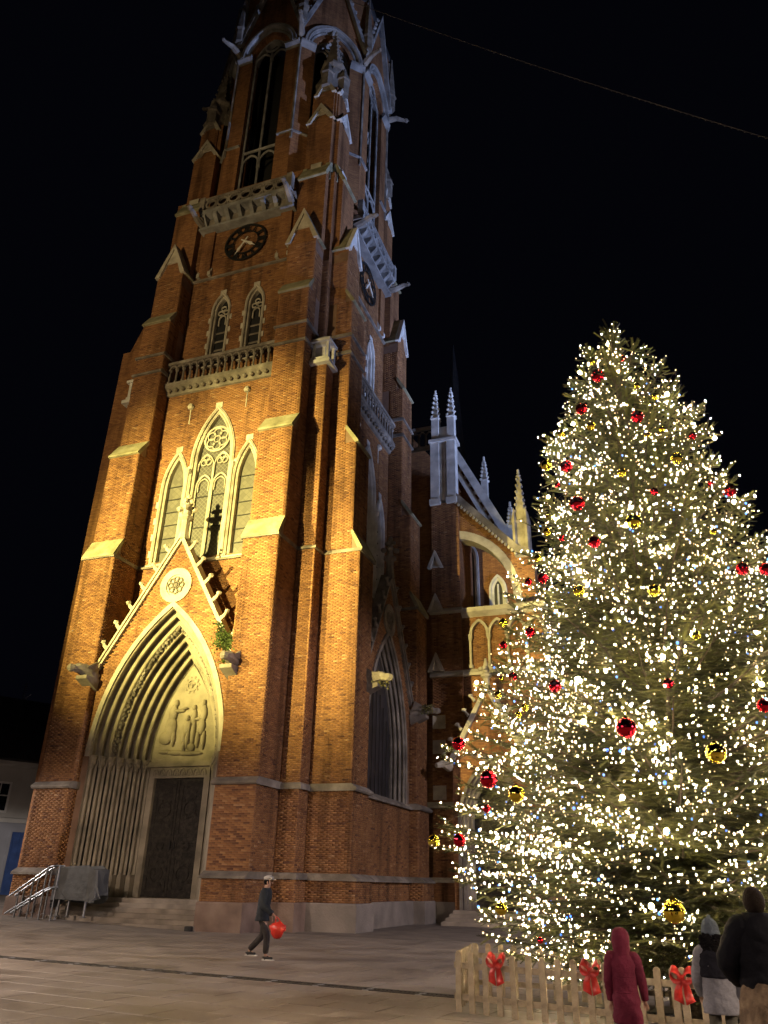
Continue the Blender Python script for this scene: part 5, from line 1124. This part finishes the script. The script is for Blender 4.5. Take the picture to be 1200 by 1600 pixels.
# ------------------------------------------------------------------ baubles, each hung by itself
def bauble_mat(name, c): 
    m, nt, N, L, b = nodes(name); b.inputs['Base Color'].default_value = (*c, 1); b.inputs['Metallic'].default_value = 1.0; b.inputs['Roughness'].default_value = 0.06
    tc = N.new('ShaderNodeTexCoord'); nz = N.new('ShaderNodeTexNoise'); nz.inputs['Scale'].default_value = 6; L.new(tc.outputs['Object'], nz.inputs['Vector']); bp = N.new('ShaderNodeBump'); bp.inputs['Strength'].default_value = 0.05; L.new(nz.outputs['Fac'], bp.inputs['Height']); L.new(bp.outputs['Normal'], b.inputs['Normal']); return m
M['red'] = bauble_mat('red_bauble_lacquer', (0.55, 0.012, 0.03)); M['gold'] = bauble_mat('gold_bauble_lacquer', (0.75, 0.55, 0.06))
def bauble_proto(mt):
    s = MB(); s.blob((0, 0, 0), 1.0, 24, 16); o = s.build('bauble', mt, None, smooth=True)
    k = MB(); k.lathe([(0.2, 0.94), (0.2, 1.12), (0.12, 1.14)], (0, 0, 0), 10); c_ = k.build('cap', 'gold', o)
    k = MB(); k.tube([(0.07*math.cos(a*0.785), 0, 1.2+0.07*math.sin(a*0.785)) for a in range(9)], 0.02, 5, False); l = k.build('hanging_loop', 'gold', o)
    return o, [c_, l]
protos = {'R': bauble_proto('red'), 'G': bauble_proto('gold')}; used = set()
nth = lambda n: f"{n}{'th' if 10 <= n % 100 <= 20 else {1: 'st', 2: 'nd', 3: 'rd'}.get(n % 10, 'th')}"
for cch, cname in (('R', 'red'), ('G', 'gold')):
    lst = sorted([b_ for b_ in BAUB if b_[4] == cch], key=lambda b_: topix(b_[:3])[1])
    for i, (x, y, z, r, _) in enumerate(lst):
        src, kids = protos[cch]
        if cch not in used: o = src; used.add(cch)
        else:
            o = src.copy(); col.objects.link(o)
            for q in kids: c_ = q.copy(); col.objects.link(c_); c_.parent = o
        o.location = (x, y, z); o.scale = (r, r, r); px = topix((x, y, z))[0]
        ax = 955+0.136*(topix((x, y, z))[1]-525); rel = (px-ax); lr = 'on the left flank' if rel < -70 else ('on the right flank' if rel > 60 else 'near the middle')
        sz = 'large' if r > 0.1 else ('small' if r < 0.065 else 'medium')
        tag(o, f"{sz} {cname} bauble {lr} of the fir, {nth(i+1)} {cname} from the top", 'bauble', f'{cname} baubles on the fir')

# ------------------------------------------------------------------ picket fence round the fir
def fence(A, B, label, n=None, skip=()):
    A, B = Vector(A), Vector(B); L = (B-A).length; ang = math.atan2(B.y-A.y, B.x-A.x)
    o = empty('picket_fence', (A.x, A.y, 0), ang); tag(o, label, 'fence', 'picket fence panels round the fir')
    for z in (0.17, 0.56):
        m = MB(); m.box(-0.03, L+0.03, 0.012, 0.045, z, z+0.075); m.build('rail', 'wood', o)
    n = n or int(L/0.212); pm = MB(); w = 0.044; pts = [(-w, 0.02), (w, 0.02)]+[(w*math.cos(math.pi*k/8), 0.735+w*math.sin(math.pi*k/8)) for k in range(9)]; pm.prism_y(pts, -0.012, 0.012)
    p0 = None
    for k in range(n+1):
        if p0 is None: p0 = pm.build('picket', 'wood', o); q = p0
        else: q = p0.copy(); col.objects.link(q)
        q.location = (L*k/n, random.uniform(-0.003, 0.0), random.uniform(-0.012, 0.012)); q.rotation_euler = (random.uniform(-0.015, 0.015), random.uniform(-0.02, 0.02), 0)
    return o
F0, F1, F2 = (-3.36, 12.6, 0), (-0.35, 11.72, 0), (3.2, 10.95, 0); K0, K1 = (-3.62, 14.55, 0), (2.6, 14.5, 0)
def on(Aa, Bb, s): return (Aa[0]+(Bb[0]-Aa[0])*s, Aa[1]+(Bb[1]-Aa[1])*s)
fence(F0, F1, 'front fence panel with red bows between the corner and the maroon coat child')
fence((F1[0]+0.1, F1[1]-0.03, 0), F2, 'front fence panel behind the child in the beanie and the adult')
fence((F0[0]-0.03, F0[1]+0.06, 0), K0, 'fence panel running back from the left front corner of the enclosure')
fence((K0[0]+0.05, K0[1]-0.02, 0), (-0.5, 14.52, 0), 'rear fence panel under the left boughs of the fir')
fence((-0.4, 14.52, 0), K1, 'rear fence panel seen behind the fir, right of the maroon coat')
M['ribbon'] = mat('red_ribbon', (0.50, 0.022, 0.018), 0.35, 0.25, 9, 0.2, 30)
def bow(A, B, s, label):
    x, y = on(A, B, s); ang = math.atan2(B[1]-A[1], B[0]-A[0]); o = empty('ribbon_bow', (x, y, 0.68), ang); o.scale = (0.86, 0.86, 0.86); tag(o, label, 'bow', 'red bows tied to the fence')
    for sg in (-1, 1):
        m = MB(); ring = []
        for k in range(13):
            a = 2*math.pi*k/12; px = sg*(0.085-0.075*math.cos(a)); pz = 0.055*math.sin(a)*(1+0.6*(1-math.cos(a))/2)+0.05*(1-math.cos(a))/2
            for wv_ in (-0.05, 0.05): ring.append((px, -0.05+wv_*1.0-0.012*math.sin(a), pz+wv_*0.85))
        m.add(ring, [(2*k, 2*k+1, 2*k+3, 2*k+2) for k in range(12)]); q = m.build('loop', 'ribbon', o, smooth=True); sdf = q.modifiers.new('thick', 'SOLIDIFY'); sdf.thickness = 0.006
        m = MB(); ring = []
        for k in range(9):
            t = k/8; c = sg*(0.02+0.075*t+0.012*math.sin(5*t+sg)); w = 0.034+0.036*t
            for wv_ in (-1, 1): ring.append((c+wv_*w, -0.05-0.018*math.sin(6*t+sg), -0.02-0.29*t+(0.03*wv_*sg if k == 8 else 0)))
        m.add(ring, [(2*k, 2*k+1, 2*k+3, 2*k+2) for k in range(8)]); q = m.build('tail', 'ribbon', o, smooth=True); sdf = q.modifiers.new('thick', 'SOLIDIFY'); sdf.thickness = 0.006
    m = MB(); m.blob((0, -0.05, 0.0), (0.032, 0.03, 0.038), 8, 6, 0.08); m.build('knot', 'ribbon', o)
bow(F0, F1, 0.205, 'red ribbon bow on the fence nearest the left corner')
bow(F0, F1, 0.655, 'red ribbon bow on the fence left of the child in maroon')
bow(F1, F2, 0.028, 'red ribbon bow on the fence right of the child in maroon')

# ------------------------------------------------------------------ people
def skin(name, pts, edges, mt, parent, sub=2, loc=(0, 0, 0)):
    me = bpy.data.meshes.new(name); keys = list(pts); idx = {k: i for i, k in enumerate(keys)}
    me.from_pydata([pts[k][0] for k in keys], [(idx[a], idx[b]) for a, b in edges], []); o = bpy.data.objects.new(name, me); col.objects.link(o)
    sk = o.modifiers.new('skin', 'SKIN'); ss = o.modifiers.new('sub', 'SUBSURF'); ss.levels = sub; ss.render_levels = sub
    if not me.skin_vertices: 
        bm_ = bmesh.new(); bm_.from_mesh(me); bm_.verts.layers.skin.verify(); bm_.to_mesh(me); bm_.free()
    for i, k in enumerate(keys):
        r = pts[k][1]; r = r if hasattr(r, '__len__') else (r, r); me.skin_vertices[0].data[i].radius = r; me.skin_vertices[0].data[i].use_root = (i == 0)
    bpy.context.view_layer.update(); dg = bpy.context.evaluated_depsgraph_get(); ev = bpy.data.meshes.new_from_object(o.evaluated_get(dg)); bpy.data.objects.remove(o)
    ev.name = name; ev.materials.clear(); ev.materials.append(M[mt] if isinstance(mt, str) else mt); ev.polygons.foreach_set('use_smooth', [True]*len(ev.polygons))
    q = bpy.data.objects.new(name, ev); col.objects.link(q); q.parent = parent; q.location = loc; return q
for nm, c, r, bs in (('skin', (0.42, 0.26, 0.19), 0.5, 0), ('jacket_dark', (0.028, 0.032, 0.038), 0.7, 14), ('trousers_dark', (0.045, 0.04, 0.038), 0.85, 18), ('shoe', (0.012, 0.012, 0.012), 0.5, 0), ('sole', (0.6, 0.58, 0.54), 0.6, 0), ('cap_grey', (0.42, 0.40, 0.38), 0.9, 30), ('maroon', (0.12, 0.016, 0.034), 0.75, 16), ('jeans', (0.10, 0.13, 0.19), 0.85, 25), ('beanie', (0.10, 0.12, 0.145), 0.95, 40), ('furblack', (0.006, 0.0055, 0.006), 0.95, 60), ('jacketlow', (0.19, 0.19, 0.215), 0.75, 16), ('jackettop', (0.01, 0.01, 0.015), 0.75, 12), ('khaki', (0.085, 0.08, 0.065), 0.85, 18), ('black', (0.0045, 0.0045, 0.007), 0.8, 10), ('hair', (0.014, 0.009, 0.006), 0.8, 70), ('redbag', (0.62, 0.035, 0.02), 0.35, 12)):
    M[nm] = mat('cloth_'+nm, c, r, 0.25, 5, 0.7 if bs else 0.0, bs or 10, spec=0.12 if nm not in ('redbag', 'shoe') else 0.5)
M['mottled'] = mat('brown_mottled_cloth', (0.15, 0.10, 0.06), 0.9, 0.6, 9, 0.6, 30, c2=(0.28, 0.20, 0.12))
def hand_chain(pts, edges, root, w, d, s, tag_, curl=0.5, side=1):
    """palm and five fingers from the wrist w, pointing along d"""
    d = Vector(d).normalized(); sv = d.cross(Vector((0, 1, 0))); sv = sv.normalized() if sv.length > 0.1 else Vector((1, 0, 0)); n = d.cross(sv)
    w = Vector(w); pts[tag_+'palm'] = (tuple(w+d*0.06*s), (0.032*s, 0.018*s)); edges.append((root, tag_+'palm'))
    for k in range(4):
        b_ = w+d*0.095*s+sv*(k-1.5)*0.019*s; L = (0.06, 0.072, 0.068, 0.052)[k]*s; e = b_+d*L*0.55+n*curl*0.012*s; f_ = e+d*L*0.45*(1-curl*0.5)+n*curl*0.03*s
        for nm, p, r in (('a', b_, 0.0095), ('b', e, 0.0085), ('c', f_, 0.0065)): pts[f'{tag_}{k}{nm}'] = (tuple(p), r*s)
        edges += [(tag_+'palm', f'{tag_}{k}a'), (f'{tag_}{k}a', f'{tag_}{k}b'), (f'{tag_}{k}b', f'{tag_}{k}c')]
    t0 = w+d*0.03*s+sv*0.032*s*side; t1 = t0+(d*0.7+sv*side*0.7).normalized()*0.035*s; pts[tag_+'t0'] = (tuple(t0), 0.011*s); pts[tag_+'t1'] = (tuple(t1), 0.008*s); edges += [(tag_+'palm', tag_+'t0'), (tag_+'t0', tag_+'t1')]
def person(loc, rz, H, pose, label, name='person'):
    """figure facing local +y; pose gives elbows, wrists, knees, ankles"""
    s = H/1.75; o = empty(name, loc, rz); tag(o, label, 'person'); J = {}
    J['pelvis'] = Vector((0, 0, 0.94)); J['waist'] = Vector((0, pose.get('lean', 0)*0.3, 1.12)); J['chest'] = Vector((0, pose.get('lean', 0)*0.8, 1.34)); J['neck'] = Vector((0, pose.get('lean', 0), 1.49)); J['head'] = J['neck']+Vector((0, 0.03, 0.13)); J['crown'] = J['neck']+Vector((0, 0.015, 0.235))
    for sd, sg in (('l', -1), ('r', 1)):
        J['sh'+sd] = J['chest']+Vector((sg*0.17, 0, 0.08)); J['el'+sd] = Vector(pose['el'+sd]); J['wr'+sd] = Vector(pose['wr'+sd]); J['hip'+sd] = Vector((sg*0.095, 0, 0.9)); J['kn'+sd] = Vector(pose.get('kn'+sd, (sg*0.1, 0.02, 0.5))); J['an'+sd] = Vector(pose.get('an'+sd, (sg*0.1, 0, 0.09)))
        J['toe'+sd] = J['an'+sd]+Vector(pose.get('toe', (0, 0.16, -0.05)))
    for k in J: J[k] = J[k]*s
    pts = {}; E = []
    def P(k, r): pts[k] = (tuple(J[k]), (r[0]*s, r[1]*s) if hasattr(r, '__len__') else r*s)
    P('pelvis', (0.14, 0.1)); P('waist', (0.13, 0.095)); P('chest', (0.15, 0.105)); P('neck', 0.055); P('head', (0.078, 0.095)); P('crown', (0.06, 0.07)); E += [('pelvis', 'waist'), ('waist', 'chest'), ('chest', 'neck'), ('neck', 'head'), ('head', 'crown')]
    for sd in 'lr':
        P('sh'+sd, 0.055); P('el'+sd, 0.042); P('wr'+sd, 0.028); P('hip'+sd, 0.085); P('kn'+sd, 0.055); P('an'+sd, 0.04); P('toe'+sd, 0.03); E += [('chest', 'sh'+sd), ('sh'+sd, 'el'+sd), ('el'+sd, 'wr'+sd), ('pelvis', 'hip'+sd), ('hip'+sd, 'kn'+sd), ('kn'+sd, 'an'+sd), ('an'+sd, 'toe'+sd)]
        hand_chain(pts, E, 'wr'+sd, J['wr'+sd], J['wr'+sd]-J['el'+sd], s, 'h'+sd, 0.7, 1 if sd == 'l' else -1)
    skin('body', pts, E, 'skin', o, 1)
    hd = J['head']; f = MB()      # face and ears
    f.blob((hd.x, hd.y+0.098*s, hd.z-0.005*s), (0.016*s, 0.024*s, 0.022*s), 6, 5); f.blob((hd.x, hd.y+0.085*s, hd.z-0.05*s), (0.028*s, 0.014*s, 0.008*s), 6, 4)
    for sg in (-1, 1): f.blob((hd.x+sg*0.078*s, hd.y, hd.z+0.0), (0.012*s, 0.022*s, 0.034*s), 6, 5)
    f.build('face', 'skin', o, smooth=True); f = MB()
    for sg in (-1, 1): f.blob((hd.x+sg*0.032*s, hd.y+0.086*s, hd.z+0.03*s), (0.012*s, 0.008*s, 0.008*s), 6, 4)
    f.build('eye', 'black', o); return o, J, s
def loft(m, rings, n=24, ph=0.0, wob=0.0):
    """closed body of elliptical rings (centre, rx, ry)"""
    V = []; k = len(rings)
    for i, (c, rx, ry) in enumerate(rings):
        for j in range(n):
            a = 2*math.pi*j/n; w = 1+wob*math.sin(7*a+i*1.3)+random.uniform(-wob, wob)*0.5; V.append((c[0]+rx*w*math.cos(a), c[1]+ry*w*math.sin(a), c[2]))
    m.add(V, [tuple(range(n))[::-1], tuple(range((k-1)*n, k*n))]+[(i*n+j, i*n+(j+1) % n, (i+1)*n+(j+1) % n, (i+1)*n+j) for i in range(k-1) for j in range(n)])
def coat(o, J, s, mt, hem, name='coat', k=1.0, arms=True, flare=1.1, puff=0.0, armk=1.0, top=None):
    m = MB(); pv, wa, ch, ne = J['pelvis'], J['waist'], J['chest'], J['neck']; R_ = []
    def ring(z, rx, ry):
        for A, B in ((pv, wa), (wa, ch), (ch, ne)):
            if z*s <= B.z: break
        t = (z*s-A.z)/(B.z-A.z) if z*s > pv.z else 0; c = A.lerp(B, max(0, min(1, t))); R_.append(((c.x, c.y, z*s), rx*k*s, ry*k*s))
    prof = [(hem, 0.185*flare, 0.145*flare), (0.92, 0.185, 0.142), (1.08, 0.175, 0.135), (1.25, 0.19, 0.14), (1.38, 0.195, 0.138), (1.44, 0.16, 0.12), (1.475, 0.11, 0.1), (1.52, 0.085, 0.085)]
    z = hem; tops = top or 1.52
    ring(hem, 0.168*flare, 0.13*flare)
    while z < tops-1e-6:
        rx = float(np.interp(z, [p[0] for p in sorted(prof)], [p[1] for p in sorted(prof)])); ry = float(np.interp(z, [p[0] for p in sorted(prof)], [p[2] for p in sorted(prof)])); b_ = 1+puff*math.sin(z*s*42)
        ring(z+0.004, rx*b_, ry*b_); z += 0.026
    loft(m, R_, 32, 0, 0.03)
    if arms:
        for sd in 'lr':
            S0, E0, W0 = J['sh'+sd], J['el'+sd], J['wr'+sd]; d = (W0-E0).normalized(); pts = []; rr = []
            ctl = [ch.lerp(S0, 0.55)+Vector((0, 0, 0.03*s)), S0+Vector((0, 0, -0.01*s)), S0.lerp(E0, 0.5), E0, E0.lerp(W0, 0.5), W0+d*0.01*s]; rad = [0.085, 0.09, 0.078, 0.07, 0.062, 0.052]
            for i in range(len(ctl)-1):
                for q in range(5):
                    t = q/5; p = ctl[i].lerp(ctl[i+1], t)
                    pts.append(p); rr.append((rad[i]*(1-t)+rad[i+1]*t)*k*armk*s*(1+puff*math.sin((i*5+q)*2.1)+random.uniform(-0.05, 0.05)))
            pts.append(ctl[-1]); rr.append(rad[-1]*k*armk*s)
            for _ in range(3): pts = [pts[0]]+[(pts[i-1]+pts[i]*2+pts[i+1])/4 for i in range(1, len(pts)-1)]+[pts[-1]]
            m.tube([tuple(p) for p in pts], rr, 14)
    return m.build(name, mt, o, smooth=True)
def hood_shape(m, c, rx, ry, rz_, n=20, mm=12):
    m.blob(c, (rx, ry, rz_), n, mm, 0.015)
def trousers(o, J, s, mt, k=1.0):
    pts = {'p': (tuple(J['pelvis']), (0.11*s, 0.085*s))}; E = []
    for sd in 'lr':
        a = J['an'+sd]+Vector((0, 0, 0.02*s)); pts['h'+sd] = (tuple(J['hip'+sd]+Vector((0, 0, -0.06*s))), 0.08*s); pts['k'+sd] = (tuple(J['kn'+sd]), 0.075*k*s); pts['a'+sd] = (tuple(a), 0.065*k*s); E += [('p', 'h'+sd), ('h'+sd, 'k'+sd), ('k'+sd, 'a'+sd)]
    skin('trousers', pts, E, mt, o, 2)
def shoes(o, J, s, mt='shoe', sole='sole'):
    for sd in 'lr':
        a = J['an'+sd]; t = J['toe'+sd]; d = (t-a); d.z = 0; d.normalize(); z0 = a.z-0.09*s
        sh = skin('shoe', {'a': ((a.x, a.y, a.z-0.01*s), 0.05*s), 'b': (tuple(a-d*0.03*s+Vector((0, 0, -0.045*s))), 0.045*s), 'm': (tuple(a+d*0.09*s+Vector((0, 0, -0.045*s))), (0.045*s, 0.04*s)), 't': (tuple(t+d*0.03*s+Vector((0, 0, 0.0))), (0.04*s, 0.03*s))}, [('a', 'b'), ('a', 'm'), ('m', 't')], mt, o, 2)
        m = MB(); c = a+d*0.06*s; n = Vector((-d.y, d.x, 0)); poly = [(a-d*0.075*s+n*0.03*s), (a+d*0.05*s+n*0.043*s), (a+d*0.17*s+n*0.045*s), (a+d*0.225*s), (a+d*0.17*s-n*0.045*s), (a+d*0.05*s-n*0.043*s), (a-d*0.075*s-n*0.03*s)]
        m.prism_z([(p.x, p.y) for p in poly], z0, z0+0.025*s); m.build('sole', sole, sh)
# man walking past the tower, seen from the side, carrying a red bag
walk = dict(lean=0.05, ell=(-0.24, 0.02, 1.13), wrl=(-0.25, 0.13, 0.92), elr=(0.24, 0.06, 1.13), wrr=(0.25, 0.3, 0.97), knl=(-0.1, 0.02, 0.5), anl=(-0.1, -0.30, 0.16), knr=(0.1, 0.17, 0.52), anr=(0.1, 0.17, 0.092), toe=(0, 0.15, -0.05))
o, J, s = person((-9.62, 18.3, 0.006), R(-78), 1.74, walk, 'man in dark jacket and flat cap walking past the tower with red bag')
coat(o, J, s, 'jacket_dark', 0.80, 'jacket', 1.06); trousers(o, J, s, 'trousers_dark', 1.12); shoes(o, J, s)
m = MB(); hd = J['head']; m.lathe([(0.1*s, 0), (0.122*s, 0.035*s), (0.118*s, 0.07*s), (0.06*s, 0.1*s), (0.01, 0.105*s)], (hd.x, hd.y+0.005, hd.z+0.055*s), 16); m.prism_z([(hd.x-0.08*s, hd.y+0.08*s), (hd.x+0.08*s, hd.y+0.08*s), (hd.x+0.05*s, hd.y+0.17*s), (hd.x-0.05*s, hd.y+0.17*s)], hd.z+0.055*s, hd.z+0.075*s); m.build('flat_cap', 'cap_grey', o, smooth=True)
m = MB(); m.blob((hd.x, hd.y-0.025*s, hd.z+0.01), (0.084*s, 0.085*s, 0.08*s), 10, 7); m.build('hair', 'furblack', o, smooth=True)
bag = empty('carrier_bag', (-9.62+0.52, 18.3-0.2, 0), R(12)); tag(bag, 'bright red plastic carrier bag held by the walking man', 'bag')
m = MB(); n = 18; ring = []
lv_ = ((0.47, 0.05, 0.04), (0.50, 0.1, 0.07), (0.58, 0.145, 0.1), (0.67, 0.185, 0.11), (0.72, 0.19, 0.1), (0.76, 0.13, 0.05), (0.80, 0.07, 0.02))
for lv, (z, rx, ry) in enumerate(lv_):
    for j in range(n): a = 2*math.pi*j/n; w = 1+random.uniform(-0.14, 0.14); ring.append((rx*w*math.cos(a), ry*w*math.sin(a), z+random.uniform(-0.02, 0.02)))
m.add(ring, [tuple(range(n))[::-1]]+[(l*n+j, l*n+(j+1) % n, (l+1)*n+(j+1) % n, (l+1)*n+j) for l in range(len(lv_)-1) for j in range(n)]); m.build('pouch', 'redbag', bag, smooth=True)
hp = Matrix.Rotation(R(-78), 3, 'Z') @ (J['wrr']+Vector((0, 0.08, -0.04))) + Vector((-9.62, 18.3, 0)); hl = Matrix.Rotation(R(-12), 3, 'Z') @ (hp-Vector(bag.location))
for sg in (-1, 1):
    m = MB(); m.tube([(sg*0.06, 0, 0.78), tuple(Vector((sg*0.05, 0, 0.84)).lerp(hl, 0.3)), tuple(hl)], [0.02, 0.012, 0.01], 6); m.build('handle', 'redbag', bag)
# child in a long hooded maroon coat, back to us
stand = dict(ell=(-0.225, 0.0, 1.12), wrl=(-0.215, 0.08, 0.88), elr=(0.24, -0.01, 1.12), wrr=(0.26, 0.09, 0.9))
o, J, s = person((-0.775, 9.5, 0.006), R(6), 1.245, stand, 'child in long hooded maroon coat standing at the fence')
coat(o, J, s, 'maroon', 0.60, 'coat', 1.0, True, 1.12, 0.035, 1.0); trousers(o, J, s, 'jeans', 0.9); shoes(o, J, s, 'furblack')
hd = J['head']; m = MB(); loft(m, [((hd.x, hd.y-0.02*s, hd.z+z*s), rx*s, ry*s) for z, rx, ry in ((-0.24, 0.15, 0.13), (-0.19, 0.135, 0.13), (-0.13, 0.12, 0.13), (-0.06, 0.125, 0.14), (0.0, 0.13, 0.145), (0.06, 0.128, 0.142), (0.11, 0.116, 0.13), (0.15, 0.09, 0.1), (0.175, 0.055, 0.06), (0.185, 0.01, 0.012))], 28, 0, 0.025); m.build('hood', 'maroon', o, smooth=True)
m = MB(); m.tube([(hd.x+0.15*s*math.cos(a*0.35-0.6), hd.y+0.02*s+0.13*s*math.sin(a*0.35-0.6)*0.2, hd.z-0.22*s+0.0*a) for a in range(4)], 0.012*s, 5); m.build('hood_seam', 'maroon', o)
for z in (0.78, 0.98, 1.18):
    m = MB(); m.tube([(0.188*s*0.92*math.cos(a*0.393), 0.15*s*0.92*math.sin(a*0.393), z*s) for a in range(17)], 0.007*s, 5, False); m.build('quilt_seam', 'maroon', o)
# child in a beanie
o, J, s = person((0.125, 9.6, 0.006), R(10), 1.345, dict(ell=(-0.25, 0.06, 1.1), wrl=(-0.2, 0.2, 0.92), elr=(0.27, 0.02, 1.1), wrr=(0.27, 0.14, 0.9)), 'child in grey beanie and two tone jacket watching the fir')
coat(o, J, s, 'jacketlow', 0.72, 'jacket', 1.12, True, 1.12, 0.006, 0.94); coat(o, J, s, 'jackettop', 1.12, 'jacket_yoke', 1.17, False, 0.98); trousers(o, J, s, 'khaki', 1.1); shoes(o, J, s, 'furblack')
hd = J['head']; m = MB(); m.lathe([(0.105*s, 0), (0.115*s, 0.05*s), (0.107*s, 0.1*s), (0.085*s, 0.15*s), (0.05*s, 0.185*s), (0.015*s, 0.2*s)], (hd.x, hd.y, hd.z+0.0*s), 18); m.lathe([(0.11*s, 0), (0.121*s, 0.01*s), (0.121*s, 0.055*s), (0.108*s, 0.065*s)], (hd.x, hd.y, hd.z-0.015*s), 18); m.blob((hd.x, hd.y, hd.z+0.205*s), 0.028*s, 8, 6, 0.1); m.build('beanie', 'beanie', o, smooth=True)
m = MB()
for k in range(260):
    a = random.uniform(3.3, 6.1); rr_ = random.uniform(0.6, 1.05); c = (hd.x+0.165*s*rr_*math.cos(a), hd.y-0.02*s+0.13*s*math.sin(a), hd.z-random.uniform(0.02, 0.3)*s*(1-0.35*abs(math.cos(a)))); m.blob(c, (0.032*s, 0.03*s, 0.035*s), 5, 4, 0.35)
m.build('fur_hood', 'furblack', o)['kind'] = 'stuff'
# adult in black at the right edge
o, J, s = person((0.52, 8.55, 0.006), R(12), 1.665, dict(ell=(-0.33, 0.03, 1.13), wrl=(-0.2, 0.2, 0.98), elr=(0.33, 0.03, 1.13), wrr=(0.2, 0.2, 0.98)), 'adult in black hooded jacket and brown mottled skirt at the right edge')
coat(o, J, s, 'black', 0.86, 'jacket', 1.3, True, 0.96, 0.025, 1.12)
hd = J['head']; m = MB(); m.blob((hd.x, hd.y-0.015*s, hd.z+0.025*s), (0.098*s, 0.115*s, 0.13*s), 18, 12, 0.02); m.build('hair', 'hair', o, smooth=True)
m = MB(); loft(m, [((hd.x, hd.y-y*s, hd.z+z*s), rx*s, ry*s) for z, rx, ry, y in ((-0.36, 0.06, 0.05, 0.13), (-0.33, 0.14, 0.09, 0.12), (-0.26, 0.19, 0.12, 0.1), (-0.19, 0.2, 0.13, 0.08), (-0.12, 0.17, 0.12, 0.06), (-0.07, 0.13, 0.11, 0.05))], 22, 0, 0.02); m.build('hood', 'black', o, smooth=True)
m = MB(); n = 26; ring = []
for lv, (z, r_) in enumerate(((1.02, 0.2), (0.9, 0.25), (0.7, 0.285), (0.45, 0.30), (0.28, 0.28))):
    for j in range(n): a = 2*math.pi*j/n; w = 1+0.06*math.sin(6*a+lv)*(lv > 0)+random.uniform(-.025, .025); ring.append((r_*s*w*math.cos(a), r_*0.85*s*w*math.sin(a), z*s))
m.add(ring, [(l*n+j, l*n+(j+1) % n, (l+1)*n+(j+1) % n, (l+1)*n+j) for l in range(4) for j in range(n)]); m.build('skirt', 'mottled', o, smooth=True); shoes(o, J, s, 'furblack', 'furblack')
# dark coated figure cut by the frame
o, J, s = person((1.08, 8.9, 0.006), R(15), 1.55, stand, 'person in dark coat cut off by the right frame edge')
coat(o, J, s, 'jacket_dark', 0.5, 'coat', 1.15, True, 1.1); trousers(o, J, s, 'trousers_dark', 0.9); shoes(o, J, s, 'furblack', 'furblack'); hd = J['head']; m = MB(); m.blob((hd.x, hd.y-0.015*s, hd.z+0.035*s), (0.095*s, 0.11*s, 0.12*s), 14, 10, 0.03); m.build('hair', 'furblack', o, smooth=True)
